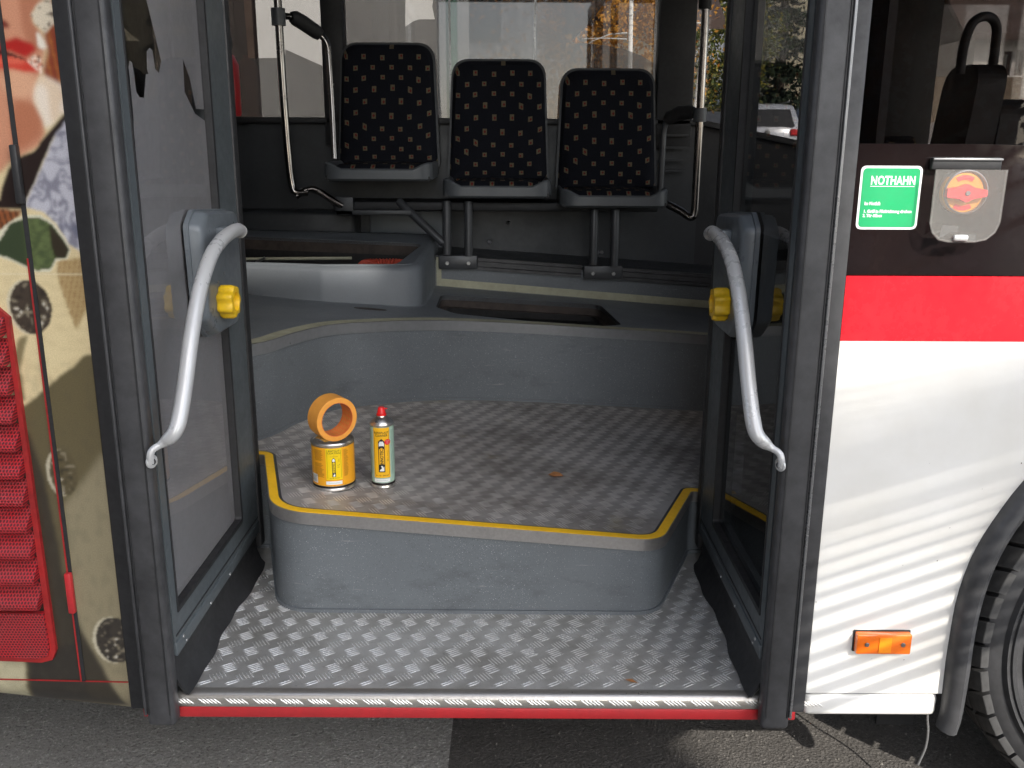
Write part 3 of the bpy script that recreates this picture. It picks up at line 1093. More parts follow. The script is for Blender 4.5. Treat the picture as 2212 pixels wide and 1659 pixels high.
# bars on the front lip
V, F = [], []
for i in range(25):
    cx = -.715 + i * TP
    a_ = rad(-38)
    d = (math.cos(a_), math.sin(a_))
    p_ = (-d[1], d[0])
    for k in range(-2, 3):
        bx, bz = cx + k * .0078, ZE - .0165
        n0 = len(V)
        Lb = .0125
        for s_, w_, h_ in ((-Lb, 0, 0), (-Lb * .55, .0015, 0), (-Lb * .55, -.0015, 0), (-Lb * .5, 0, .0016), (Lb * .5, 0, .0016), (Lb * .55, .0015, 0), (Lb * .55, -.0015, 0), (Lb, 0, 0)):
            V.append((bx + d[0] * s_ + p_[0] * w_, -.0031 - h_ + (.002 if d[1] * s_ > .007 else 0), bz + d[1] * s_ + p_[1] * w_))
        F += [tuple(n0 + q for q in f) for f in ((0, 2, 3), (0, 3, 1), (1, 3, 4, 5), (2, 6, 4, 3), (5, 4, 7), (6, 7, 4))]
me = bpy.data.meshes.new('lip_pattern')
me.from_pydata(V, [], F)
o = link('lip_pattern', me, 'bar', ef)
me.shade_smooth()
tag(o, kind='stuff')
box('door_sill', (-.74, .575, -.004, .03, .267, .2912), 'red_sill', bus, .003)
box('sill_back', (-.74, .575, .03, .5, .27, .29), 'dark', bus)

# ---- raised platform
PA = .534
edge = rounded([(-.80, .690), (-.656, .690), (-.549, .331), (.345, .327), (.478, .668), (.60, .672)], [0, .014, .115, .085, .012, 0], 10)
backc = [(-1.3, .25), (-.90, .60), (-.704, .811), (-.637, 1.031 - .04), (-.562, 1.145), (-.458, 1.236), (-.318, 1.326), (-.167, 1.384), (.071, 1.432), (.313, 1.456), (.646, 1.490), (1.2, 1.52)]
backp = [(p.x, p.y) for p in catmull([(a, b, 0) for a, b in backc[1:]], 5)]
pf_poly = edge + [(1.2, .672), (1.2, 1.55)] + backp[::-1][:-1] + [(-.92, .69)]
pf_poly = edge + [(1.19, .672)] + [(a, b + .01) for a, b in backp[::-1]] + [(-.92, .69)]
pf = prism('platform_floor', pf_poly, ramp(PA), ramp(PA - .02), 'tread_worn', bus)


def poly_in(poly):
    P_ = poly

    def f(x_, y_):
        c_ = False
        n_ = len(P_)
        for i in range(n_):
            xa, ya = P_[i]
            xb, yb = P_[(i + 1) % n_]
            if (ya > y_) != (yb > y_) and x_ < (xb - xa) * (y_ - ya) / (yb - ya) + xa:
                c_ = not c_
        return c_
    return f


def offset_path(path, d):
    out = []
    n_ = len(path)
    for i in range(n_):
        a, b = Vector(path[max(0, i - 1)]), Vector(path[min(n_ - 1, i + 1)])
        t = (b - a).normalized()
        out.append((path[i][0] - t.y * d, path[i][1] + t.x * d))
    return out


in_edge = offset_path(edge, .030)
bp = poly_in(in_edge + [(.9, .70)] + [(a, b - .012) for a, b in backp[::-1] if a < .95] + [(-.80, .72)])
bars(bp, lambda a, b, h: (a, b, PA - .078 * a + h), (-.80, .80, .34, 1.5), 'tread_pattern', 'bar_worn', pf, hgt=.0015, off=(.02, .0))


def curtain(name, path, z0f, z1f, mat, parent, thick=0.0, off=0.0):
    """vertical sheet along a path; z0f, z1f give its lower and upper edge"""
    p0 = offset_path(path, off)
    p1 = offset_path(path, off + thick)
    bm = bmesh.new()
    R_ = []
    for a, b in zip(p0, p1):
        R_.append([bm.verts.new((a[0], a[1], z0f(a[0]))), bm.verts.new((a[0], a[1], z1f(a[0]))),
                   bm.verts.new((b[0], b[1], z1f(a[0]))), bm.verts.new((b[0], b[1], z0f(a[0])))])
    for a, b in zip(R_[:-1], R_[1:]):
        for k in range(4):
            bm.faces.new((a[k], a[(k + 1) % 4], b[(k + 1) % 4], b[k]))
    return from_bm(name, bm, mat, parent, True)


curtain('platform_riser', edge, lambda x: ZE - .005, lambda x: PA - .078 * x - .021, 'vinyl', bus, .015, .003)
curtain('riser_foot', edge, lambda x: ZE - .004, lambda x: ZE + .009, 'vinyl', bus, .012, -.002)
curtain('edge_trim', edge, lambda x: PA - .078 * x - .027, lambda x: PA - .078 * x + .0022, 'alu_edge', bus, .010, -.0025)
e0, e1 = offset_path(edge, -.0005), offset_path(edge, .0205)
V = [(a, b, PA - .078 * a + .0035) for a, b in e0] + [(a, b, PA - .078 * a + .0035) for a, b in e1] + [(a, b, PA - .078 * a - .001) for a, b in e0] + [(a, b, PA - .078 * a - .001) for a, b in e1]
n_ = len(e0)
F = []
for i in range(n_ - 1):
    F += [(i, i + 1, n_ + i + 1, n_ + i), (2 * n_ + i, 2 * n_ + i + 1, i + 1, i), (n_ + i, n_ + i + 1, 3 * n_ + i + 1, 3 * n_ + i)]
raw('yellow_edge_line', V, F, 'yellow', bus)
e2, e3 = offset_path(edge, .0205), offset_path(edge, .0275)
V = [(a, b, PA - .078 * a + .0018) for a, b in e2] + [(a, b, PA - .078 * a + .0018) for a, b in e3]
raw('edge_shadow_strip', V, [(i, i + 1, n_ + i + 1, n_ + i) for i in range(n_ - 1)], 'rubber_grey', bus)  # flat dark strip laid in place of a shadow gap

# ---- second riser and upper floor
UA = .806
curtain('upper_riser', backp, lambda x: PA - .078 * x - .01, lambda x: UA - .078 * x - .01, 'vinyl', bus, .012, .0)
curtain('upper_trim', backp, lambda x: UA - .078 * x - .032, lambda x: UA - .078 * x + .001, 'trim', bus, .008, -.0035)
curtain('riser_foot', backp, lambda x: PA - .078 * x - .002, lambda x: PA - .078 * x + .009, 'vinyl', bus, .004, -.003)
t0, t1 = offset_path(backp, -.002), offset_path(backp, .040)
n_ = len(t0)
V = [(a, b, UA - .078 * a + .0022) for a, b in t0] + [(a, b, UA - .078 * a + .0022) for a, b in t1]
mt = raw('masking_tape', V, [(i, i + 1, n_ + i + 1, n_ + i) for i in range(n_ - 1)], 'tape_cream', bus)
hatch = rounded([(-.275, 1.885), (.345, 1.965), (.385, 1.56), (.305, 1.500), (.10, 1.482), (-.20, 1.513), (-.272, 1.61)], [.045, .05, .04, .03, .1, .06, .04], 6)
hole2 = [(-.484 + .056 * math.cos(a), 1.467 + .016 * math.sin(a)) for a in np.linspace(0, 2 * math.pi, 14, endpoint=False)]
upoly = [(a, b + .006) for a, b in backp] + [(1.2, 2.11), (-2.4, 2.11), (-2.4, .62)]
uf = prism('upper_floor', [upoly, hatch], ramp(UA), ramp(UA - .018), 'coating', bus)
prism('floor_recess', [hole2], ramp(UA + .0012), ramp(UA - .001), 'rust', bus)


def ring(name, loop, za, zb, mat, parent, d=0.0):
    V = [(a, b, za - .078 * a) for a, b in loop] + [(a, b, zb - .078 * a) for a, b in loop]
    n_ = len(loop)
    return raw(name, V, [(i, (i + 1) % n_, n_ + (i + 1) % n_, n_ + i) for i in range(n_)], mat, parent, True)


ring('hatch_edge', hatch, UA - .0005, UA - .045, 'rust', bus)
inn = [(a * .93 + .003, (b - 1.7) * .9 + 1.7) for a, b in hatch]
V = [(a, b, UA - .045 - .078 * a) for a, b in hatch] + [(a, b, UA - .045 - .078 * a) for a, b in inn]
n_ = len(hatch)
raw('hatch_ledge', V, [(i, (i + 1) % n_, n_ + (i + 1) % n_, n_ + i) for i in range(n_)], 'rust', bus)
ring('hatch_pit', inn, UA - .045, UA - .24, 'pit', bus)
prism('hatch_pit', [inn], ramp(UA - .24), ramp(UA - .25), 'pit', bus)
MAT['pit_gloss'] = worn('greasy_pipe', (.02, .02, .02), .18, .3, amt=.3, bump=.5, bscale=60)
tube('pit_pipe', [(-.27, 1.80, .74), (0, 1.83, .72), (.34, 1.86, .70)], .030, 'pit_gloss', bus, 16)
tube('pit_pipe', [(-.25, 1.66, .735), (-.05, 1.67, .72), (.0, 1.675, .715)], .020, 'rust', bus, 14)
disc('bolt', (-.09, 1.64, .745), (0, -.4, 1), .012, .02, 'bolt', bus, 8)
# tape line and upright tape at the back wall
WB = 2.09
prism('masking_tape', [(-.296, .002), (1.2, .002), (1.2, .032), (-.296, .032)], lambda a, b: (a, WB - .0016, UA - .078 * a + b), lambda a, b: (a, WB - .0004, UA - .078 * a + b), 'tape_cream', bus)
extr('masking_tape', [(-.308, .832), (-.288, .832), (-.288, .945), (-.308, .947)], 'y', WB - .0022, WB - .001, 'tape_cream', bus)
# back step wall, ledge above it, clamp rail
prism('step_wall', [(-.33, 0), (1.2, 0), (1.2, 1), (-.33, 1)], lambda a, b: (a, WB, (UA - .078 * a - .005) + b * (.933 - .066 * a - UA + .078 * a)),
      lambda a, b: (a, WB + .015, (UA - .078 * a - .005) + b * (.933 - .066 * a - UA + .078 * a)), 'vinyl', bus)
prism('seat_ledge', [(-.33, WB), (1.2, WB), (1.2, 2.44), (-.33, 2.44)], lambda a, b: (a, b, .934 - .066 * a), lambda a, b: (a, b, .915 - .066 * a), 'dark_panel', bus)
for x0, x1 in ((-.14, .278), (.424, 1.2)):
    pr = [(.0, .0), (-.016, .0), (-.016, -.012), (-.010, -.015), (-.010, -.034), (-.016, -.037), (-.016, -.048), (0, -.048)]
    bm = bmesh.new()
    A = [bm.verts.new((x0, WB + p, .9375 - .066 * x0 + q)) for p, q in pr]
    B = [bm.verts.new((x1, WB + p, .9375 - .066 * x1 + q)) for p, q in pr]
    for i in range(len(pr)):
        j = (i + 1) % len(pr)
        bm.faces.new((A[i], A[j], B[j], B[i]))
    bm.faces.new(A); bm.faces.new(B[::-1])
    rl = from_bm('clamp_rail', bm, 'rubber_grey', bus, False)
    V = [(x0, WB - .0163, .9380 - .066 * x0), (x1, WB - .0163, .9380 - .066 * x1), (x1, WB - .004, .9382 - .066 * x1), (x0, WB - .004, .9382 - .066 * x0)]
    raw('rail_bead', V, [(0, 1, 2, 3)], 'alu_edge', rl)

# ---- box with the second hatch on the left
podp = rounded([(-2.2, 1.70), (-.93, 1.548), (-.66, 1.528), (-.318, 1.570), (-.312, 2.24), (-2.2, 2.30)], [0, .1, .1, .085, 0, 0], 8)
zt = lambda x, y=1.55: .980 - .012 * (x + .6) + .075 * (y - 1.55)
pod = None
ph = rounded([(-1.9, 1.58), (-.93, 1.570), (-.66, 1.552), (-.385, 1.578), (-.345, 1.90), (-1.9, 2.05)], [0, .1, .1, .05, .05, 0], 6)
# wall with rounded shoulder
bm = bmesh.new()
rowz = [(.0, 0), (.05, .0), (.85, .0), (.93, .006), (.98, .016), (1.0, .030)]
n_ = len(podp)
cx_, cy_ = -.8, 1.85
R_ = []
for k, (a, b) in enumerate(podp):
    t = (Vector(podp[(k + 1) % n_]) - Vector(podp[k - 1])).normalized()
    nx_, ny_ = -t.y, t.x
    rr_ = []
    for s_, ins in rowz:
        zb_ = UA - .078 * a - .004
        ins2 = ins + (.012 if s_ == 0 else 0) * -1
        rr_.append(bm.verts.new((a + nx_ * ins2, b + ny_ * ins2, zb_ + (zt(a, b) - zb_) * s_)))
    R_.append(rr_)
for k in range(n_):
    a, b = R_[k], R_[(k + 1) % n_]
    for q in range(len(rowz) - 1):
        bm.faces.new((a[q], b[q], b[q + 1], a[q + 1]))
pod = from_bm('hatch_box', bm, 'coating', bus, True)
toppoly = []
for k, (a, b) in enumerate(podp):
    t = (Vector(podp[(k + 1) % n_]) - Vector(podp[k - 1])).normalized()
    toppoly.append((a - t.y * .030, b + t.x * .030))
ph2 = rounded([(-1.95, 1.77), (-.93, 1.590), (-.66, 1.572), (-.405, 1.596), (-.350, 2.00), (-1.95, 2.20)], [0, .06, .06, .045, .05, 0], 6)
prism('box_top', [toppoly, ph2], lambda a, b: (a, b, zt(a, b) - .0), lambda a, b: (a, b, zt(a, b) - .012), 'coating', bus)
V = [(a, b, zt(a, b) - .001) for a, b in ph2] + [(a, b, zt(a, b) - .05) for a, b in ph2]
n_ = len(ph2)
raw('box_hatch_edge', V, [(i, (i + 1) % n_, n_ + (i + 1) % n_, n_ + i) for i in range(n_)], 'rust', bus, True)
V = [(a, b, zt(a, b) - .05) for a, b in ph2] + [(a * .99, b, zt(a) - .3) for a, b in ph2]
raw('box_hatch_pit', V, [(i, (i + 1) % n_, n_ + (i + 1) % n_, n_ + i) for i in range(n_)], 'pit', bus, True)
prism('box_hatch_pit', [ph2], lambda a, b: (a, b, .70), lambda a, b: (a, b, .69), 'pit', bus)
# ribbed red hose in the box
hp = [Vector((-.455 + .075 * math.cos(a), 1.66 + .05 * math.sin(a), .952 + .010 * math.sin(a * .5 + .6))) for a in np.linspace(rad(-35), rad(325), 120)]
tube('ribbed_hose', hp, [.024 + (.0025 if i % 3 == 0 else -.0015) for i in range(120)], 'hose', bus, 12)
tube('brake_pipe', [(-1.3, 1.62, .985), (-.95, 1.80, .972), (-.62, 1.92, .962)], .006, 'tape_cream', bus, 8)
tube('brake_pipe', [(-.95, 1.70, .90), (-.93, 1.72, .97), (-.90, 1.72, .985)], .006, 'bolt', bus, 8)
# side pieces behind
box('heater_cover', (-1.25, -.66, 2.25, 2.43, .99, 1.115), 'dark_panel', bus, .02, 3)
box('wall_panel', (-.62, -.30, 2.40, 2.435, .95, 1.11), 'coating', bus, .01)
box('seat_beam', (-.72, .58, 2.10, 2.35, 1.13, 1.165), 'dark', bus, .008)

# ---- lower partitions beside the doorway
box('partition', (-.86, -.83, .05, .62, .30, 2.3), 'dark', bus)
box('partition', (.615, .635, .05, .68, .30, 1.18), 'dark', bus)
box('partition', (.640, .655, .05, .38, 1.18, 2.3), 'dark', bus)  # added upper panel, blocks sun coming through the side window
box('inner_side_wall', (-4.15, -.83, .05, .07, .3, 1.9), 'dark', bus)
box('platform_back_fill', (1.19, 1.21, .05, 2.44, .28, .95), 'dark', bus)

# ---- passenger seats
def make_seat(xc, zc, label):
    """zc height of the cushion front lip top"""
    s = empty('passenger_seat', (xc, 2.17, zc))
    s.parent = bus
    tag(s, label)
    # backrest (tapers upwards, rounded top corners)
    bp_ = rounded([(-.205, -.02), (.205, -.02), (.185, .465), (-.185, .465)], [.02, .02, .075, .075], 10)
    bm = bmesh.new()
    fr, bk = [], []
    lean = lambda z_: .14 + .10 * z_
    cxy = Vector((0, .22))
    lay_ = [(.0, 0.0), (.35, .0), (.75, .0), (.93, .006), (1.0, .024)]
    rings_ = []
    for s_, dy in lay_:
        rings_.append([bm.verts.new((p[0] * (s_ if s_ else .001), lean(p[1] if s_ else .22) + dy, cxy.y + (p[1] - cxy.y) * (s_ if s_ else .001))) for p in bp_])
    back_ = [bm.verts.new((p[0] * .98, lean(p[1]) + .055, p[1])) for p in bp_]
    rings_.append(back_)
    n_ = len(bp_)
    for a, b in zip(rings_[:-1], rings_[1:]):
        for k in range(n_):
            bm.faces.new((a[k], a[(k + 1) % n_], b[(k + 1) % n_], b[k]))
    bm.faces.new(back_)
    from_bm('backrest', bm, 'fabric', s, True)
    bp2 = [(p[0] * 1.045, (p[1] - .22) * 1.03 + .222) for p in bp_]
    prism('back_shell', [bp2], lambda a, b: (a, lean(b) + .034, b), lambda a, b: (a, lean(b) + .07, b), 'dark_panel', s)
    # tray round the cushion, higher at the front corners
    path = rounded([(-.205, .17), (-.213, -.20), (.213, -.20), (.205, .17)], [0, .075, .075, 0], 8)
    po = offset_path(path, .012)
    po2 = offset_path(path, .030)
    bm = bmesh.new()
    R2 = []
    for (a, b), (c, d), (e, f) in zip(path, po, po2):
        t = max(0, min(1, (abs(a) - .115) / .085))
        t = t * t * (3 - 2 * t)
        top = -.026 + .028 * t
        lo = -.068
        R2.append([bm.verts.new(v) for v in ((c, d, lo), (a, b, lo + .008), (a, b, top - .006), ((a + c) / 2, (b + d) / 2, top), (c, d, top - .004), (e, f, top - .03), (e, f, lo))])
    for a, b in zip(R2[:-1], R2[1:]):
        for k in range(6):
            bm.faces.new((a[k], b[k], b[k + 1], a[k + 1]))
    from_bm('seat_tray', bm, 'tray', s, True)
    cp = rounded([(-.187, .17), (-.193, -.182), (.193, -.182), (.187, .17)], [0, .065, .065, 0], 8)
    bm = bmesh.new()
    R3 = []
    for s_, dz in ((1, -.06), (.985, -.034), (.95, -.020), (.82, -.007), (.4, .0), (.001, .0)):
        R3.append([bm.verts.new((p[0] * s_, p[1] * s_, dz + (.0 if s_ < .5 else 0))) for p in cp])
    n_ = len(cp)
    for a, b in zip(R3[:-1], R3[1:]):
        for k in range(n_):
            bm.faces.new((a[k], a[(k + 1) % n_], b[(k + 1) % n_], b[k]))
    from_bm('cushion', bm, 'fabric', s, True)
    box('seat_pan', (-.2, .2, -.18, .17, -.066, -.05), 'dark', s)
    return s


make_seat(-.520, 1.318, 'highest bus seat, dark patterned fabric, beside the chrome pole')
make_seat(-.062, 1.256, 'middle bus seat of three, dark patterned fabric')
make_seat(.392, 1.222, 'lowest bus seat of three, beside the dark window pillar')
# seat legs and brackets
for xs_, zt_ in (((-.262, -.176), 1.15), ((.322, .405), 1.12)):
    for xl in xs_:
        tube('seat_leg', [(xl, WB - .03, .945 - .066 * xl), (xl, WB - .03, 1.05), (xl, WB - .02, zt_ + .02)], .0175, 'leg', bus, 14)
    xm = sum(xs_) / 2
    bz = .914 - .066 * xm
    box('rail_bracket', (xm - .078, xm + .078, WB - .033, WB - .002, bz - .026, bz + .030), 'leg', bus, .006)
    for xl in xs_:
        disc('bolt', (xl, WB - .036, bz - .001), (0, -1, 0), .0085, .008, 'bolt', bus, 6)
tube('seat_brace', [(-.455, WB + .02, 1.165), (-.43, WB, 1.145), (-.275, WB - .03, 1.005)], .0165, 'leg', bus, 12)
for (bx_, by_, bz_) in ((.36, 2.3, .945), (.378, 2.3, .945), (-.10, 2.32, .985), (-.02, 2.41, 1.06)):
    disc('bolt', (bx_, by_, bz_), (0, -1, .5), .009, .008, 'bolt', bus, 6)

# ---- chrome poles with arm grips
tube('grab_pole', catmull([(-.868, 2.0, 2.32), (-.869, 2.0, 1.9), (-.868, 2.0, 1.6), (-.862, 2.0, 1.35), (-.853, 2.0, 1.235), (-.84, 2.0, 1.205), (-.80, 2.02, 1.205)], 6), .0150, 'chrome', bus, 16)
tube('pole_foot', catmull([(-.84, 2.0, 1.19), (-.80, 2.02, 1.215), (-.765, 2.04, 1.21), (-.70, 2.06, 1.165), (-.675, 2.07, 1.150)], 5), .0135, 'chrome', bus, 12)
boxes('foot_bracket', [(-.70, -.63, 2.06, 2.09, 1.115, 1.185), (-.70, -.40, 2.06, 2.12, 1.115, 1.135)], 'dark_panel', bus, .004)
tube('pole_clamp', [(-.870, 2.0, 1.81), (-.870, 2.0, 1.87)], .026, 'tray', bus, 16)
tube('grip_arm', catmull([(-.870, 2.0, 1.842), (-.83, 2.06, 1.845), (-.755, 2.12, 1.800), (-.722, 2.13, 1.765), (-.714, 2.13, 1.70), (-.708, 2.12, 1.5), (-.704, 2.10, 1.33)], 6), .0125, 'chrome', bus, 14)
tube('foam_grip', [(-.835, 2.055, 1.846), (-.825, 2.065, 1.845), (-.80, 2.085, 1.831), (-.755, 2.12, 1.800), (-.742, 2.127, 1.79)], [.02, .027, .028, .027, .021], 'foam', bus, 16)
tube('grab_pole', catmull([(.704, 2.0, 2.32), (.706, 2.0, 1.8), (.706, 2.0, 1.5), (.706, 2.0, 1.2), (.704, 2.0, 1.135), (.690, 2.0, 1.118), (.655, 2.02, 1.14), (.605, 2.05, 1.165), (.58, 2.07, 1.165)], 6), .0150, 'chrome', bus, 16)
tube('pole_clamp', [(.706, 2.0, 1.475), (.706, 2.0, 1.525)], .025, 'tray', bus, 16)
tube('pole_clamp', [(.703, 2.0, 1.875), (.703, 2.0, 2.1)], [.024, .03], 'foam', bus, 16)
tube('grip_arm', catmull([(.700, 2.0, 1.502), (.665, 2.04, 1.512), (.615, 2.08, 1.497), (.590, 2.10, 1.46), (.586, 2.10, 1.36), (.583, 2.10, 1.18)], 6), .0125, 'leg', bus, 14)
tube('foam_grip', [(.690, 2.01, 1.507), (.675, 2.03, 1.511), (.64, 2.06, 1.509), (.605, 2.085, 1.49), (.597, 2.09, 1.478)], [.02, .026, .027, .026, .02], 'foam', bus, 16)

# ---- interior items to the right
for k_, zz in enumerate((1.43, 1.38, 1.33, 1.285)):
    box('heater_slat', (.62, .735, 2.36, 2.40, zz - .006, zz + .004), 'dark_panel', bus)
for xb, zb in ((1.06, 1.42), (1.335, 1.63), (1.415, 1.53)):
    o = empty('passenger_seat', (xb, 1.35, zb - .46)); o.parent = bus
    hw_ = .21 if xb < 1.2 else .13
    bp_ = rounded([(-hw_, -.5), (hw_, -.5), (hw_ * .9, .46), (-hw_ * .9, .46)], [.02, .02, .08, .08], 8)
    prism('backrest', [bp_], lambda a, b: (b * .1, a, b), lambda a, b: (b * .1 + .085, a, b), 'fabric' if xb < 1.2 else 'dark', o)
tube('seat_handle', catmull([(1.335, 1.27, 1.60), (1.337, 1.27, 1.68), (1.36, 1.28, 1.745), (1.41, 1.30, 1.765), (1.445, 1.31, 1.74), (1.455, 1.32, 1.68), (1.455, 1.32, 1.60)], 6), .014, 'foam', bus, 10)
fe = lathe('fire_extinguisher', [(0, 0), (.05, 0), (.055, .01), (.055, .2), (.04, .235), (.015, .25), (.015, .28), (0, .28)], 'red_sill', bus, 24, (-1.17, 2.3, 1.495))
box('extinguisher_valve', (-1.19, -1.14, 2.27, 2.33, 1.76, 1.80), 'foam', bus, .004)

# ================================================================== door leaves
def leaf(sgn):
    """left leaf in its own numbers; the right one mirrors them about the middle of the doorway"""
    X_ = (lambda x: x) if sgn > 0 else (lambda x: 2 * MX - x)
    L_ = empty('door_leaf', (X_(-.69), 0, .30))
    L_.parent = bus
    L_.matrix_parent_inverse = Matrix()
    off = Vector(L_.location)

    def bx_(name, x0, x1, y0, y1, z0, z1, mat, par=L_, bev=0, seg=2):
        a, b = sorted((X_(x0), X_(x1)))
        return box(name, (a - off.x, b - off.x, y0 - off.y, y1 - off.y, z0 - off.z, z1 - off.z), mat, par, bev, seg)

    def ex_(name, loops, x0, x1, mat, par=L_, smooth=False):
        return prism(name, loops, lambda a, b: (X_(x0) - off.x, a - off.y, b - off.z), lambda a, b: (X_(x1) - off.x, a - off.y, b - off.z), mat, par, smooth)

    def tb_(name, pts, r, mat, par=L_, seg=12):
        return tube(name, [(X_(p[0]) - off.x, p[1] - off.y, p[2] - off.z) for p in pts], r, mat, par, seg)

    if sgn > 0:
        tag(L_, 'left door leaf with grey film on its glass')
    else:
        tag(L_, 'right door leaf with clear dark glass')
    TOP = 2.26
    # closing-edge profile facing the street, tapering at the foot
    post = bx_('edge_profile', -.7160, -.6600, -.045, -.010, .272, TOP, 'rubber_grey', L_, .010, 3)
    bx_('profile_ridge', -.7185, -.7130, -.049, -.030, .30, TOP, 'rubber_grey' if sgn > 0 else 'bead', post, .002)  # right ridge paler: the highlight along it is put into the colour
    bx_('profile_groove', -.7110, -.7090, -.0462, -.040, .30, TOP, 'rubber', post)
    bx_('profile_groove', -.6700, -.6675, -.0462, -.038, .30, TOP, 'rubber', post)
    # painted frame round the glass (one ring) and deep lower rail
    outer = [(-.009, .41), (.603, .41), (.603, TOP), (-.009, TOP)]
    innr = rounded([(.022, .497), (.463, .497), (.463, TOP - .08), (.022, TOP - .08)], [.002, .012, .03, .03], 4)
    ex_('leaf_frame', [outer, innr], -.700, -.6605, 'frame')
    bx_('frame_groove', -.6612, -.6592, .0, .60, .4455, .4485, 'rubber', L_)
    bx_('frame_step', -.664, -.6570, -.008, .602, .4065, .436, 'frame', L_, .003)
    bx_('edge_seal', -.705, -.655, .6035, .640, .36, TOP, 'rubber', L_, .008)
    gk = rounded([(.018, .488), (.472, .488), (.472, TOP - .07), (.018, TOP - .07)], [.002, .014, .03, .03], 4)
    gi = rounded([(.0235, .499), (.461, .499), (.461, TOP - .082), (.0235, TOP - .082)], [.002, .010, .03, .03], 4)
    ex_('glass_gasket', [gk, gi], -.676, -.6585, 'rubber')
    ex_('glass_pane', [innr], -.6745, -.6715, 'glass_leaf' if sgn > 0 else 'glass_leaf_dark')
    if sgn > 0:
        drip = [(.018, 1.64), (.020, 1.52), (.024, 1.430), (.030, 1.405), (.036, 1.38), (.045, 1.368), (.049, 1.345), (.067, 1.38), (.066, 1.403), (.070, 1.435), (.070, 1.467), (.071, 1.498), (.068, 1.517), (.077, 1.528),
                (.086, 1.526), (.090, 1.507), (.093, 1.476), (.106, 1.468), (.128, 1.469), (.147, 1.511), (.160, 1.512), (.155, 1.520), (.161, 1.551), (.176, 1.559), (.189, 1.555), (.193, 1.524), (.212, 1.517), (.230, 1.540), (.204, 1.597), (.181, 1.643), (.165, 1.70), (.14, 1.80)]
        sheet = [(.020, .495), (.465, .495), (.465, 1.435), (.400, 1.449), (.346, 1.490), (.352, 1.555), (.385, 1.52), (.410, 1.459), (.465, 1.46), (.465, TOP - .08), (.14, TOP - .08)] + drip[::-1][:-3] + [(.020, 1.39)]
        ex_('window_film', [sheet], -.6755, -.6748, 'film_door')
    # rubber skirt sweeping the floor, bowed towards the doorway
    ys_ = np.linspace(-.010, .59, 26)
    bm = bmesh.new()
    R_ = []
    for i, y_ in enumerate(ys_):
        wv = .0035 * math.sin(y_ * 17) + .0018 * math.sin(y_ * 47 + 1)
        r_ = []
        for z_, x_ in ((.425, -.668), (.405, -.664), (.39, -.668), (.36, -.664), (.335, -.652 + wv), (.3225 + abs(wv) * .4, -.642 + wv * 1.3)):
            r_.append(bm.verts.new((X_(x_) - off.x, y_ - off.y, z_ - off.z)))
        for z_, x_ in ((.3225 + abs(wv) * .4, -.648 + wv * 1.3), (.36, -.672), (.425, -.676)):
            r_.append(bm.verts.new((X_(x_) - off.x, y_ - off.y, z_ - off.z)))
        R_.append(r_)
    for a, b in zip(R_[:-1], R_[1:]):
        for k in range(len(a)):
            k2 = (k + 1) % len(a)
            bm.faces.new((a[k], a[k2], b[k2], b[k]))
    bm.faces.new(R_[0]); bm.faces.new(R_[-1][::-1])
    from_bm('floor_skirt', bm, 'rubber', L_, True)
    for y_, z_ in ((.030, .430), (.045, .413), (.20, .413), (.34, .413)):
        disc('screw', (X_(-.6585) - off.x, y_ - off.y, z_ - off.z), (sgn, 0, 0), .0042, .006, 'bolt', L_, 8)
    # grip: cover, knob, curved bar
    cov = rounded([(.325, .985), (.468, .985), (.510, 1.03), (.522, 1.215), (.505, 1.240), (.295, 1.252), (.255, 1.225), (.262, 1.03)], [.02, .02, .02, .02, .01, .02, .02, .02], 4)
    bm = bmesh.new()
    R_ = []
    for x_, s_ in ((-.668, 1.03), (-.6585, 1.03), (-.658, 1.0), (-.640, .985), (-.634, .95), (-.632, .88)):
        R_.append([bm.verts.new((X_(x_) - off.x, .40 + (a - .40) * s_ - off.y, 1.115 + (b - 1.115) * s_ - off.z)) for a, b in cov])
    n_ = len(cov)
    for a, b in zip(R_[:-1], R_[1:]):
        for k in range(n_):
            bm.faces.new((a[k], a[(k + 1) % n_], b[(k + 1) % n_], b[k]))
    bm.faces.new(R_[-1])
    gc = from_bm('grip_cover', bm, 'box', L_, True)
    for y_, z_ in ((.335, 1.10), (.38, 1.113), (.345, 1.025)):
        disc('screw', (X_(-.6315) - off.x, y_ - off.y, z_ - off.z), (sgn, 0, 0), .0042, .003, 'bolt', gc, 8)
    bm = bmesh.new()
    R_ = []
    for x_, s_ in ((-.632, .90), (-.627, 1.0), (-.606, 1.0), (-.599, .93), (-.598, .62), (-.610, .56), (-.610, .01)):
        ring_ = []
        for k in range(56):
            a = 2 * math.pi * k / 56
            lob = 1 + .10 * math.cos(7 * a) * (1 if s_ > .7 else 0)
            r_ = .034 * s_ * lob
            ring_.append(bm.verts.new((X_(x_) - off.x, .345 + r_ * math.cos(a) - off.y, 1.057 + r_ * math.sin(a) - off.z)))
        R_.append(ring_)
    for a, b in zip(R_[:-1], R_[1:]):
        for k in range(56):
            bm.faces.new((a[k], a[(k + 1) % 56], b[(k + 1) % 56], b[k]))
    from_bm('emergency_knob', bm, 'knob', L_, True)
    hp_ = catmull([(-.604, .425, 1.200), (-.602, .40, 1.206), (-.601, .345, 1.204), (-.601, .277, 1.194), (-.6, .200, 1.170), (-.6, .125, 1.118), (-.6, .056, 1.040), (-.602, .008, .960), (-.605, -.026, .905), (-.612, -.040, .880), (-.632, -.040, .862), (-.6500, -.050, .851), (-.6545, -.053, .838), (-.6555, -.050, .825)], 6)
    n_ = len(hp_)
    rr = []
    for i in range(n_):
        t = i / (n_ - 1)
        rr.append(0.0144 if t < .62 else (.0144 - (t - .62) / .12 * .0020 if t < .74 else (.0124 - (t - .74) / .06 * .006 if t < .80 else .0065)))
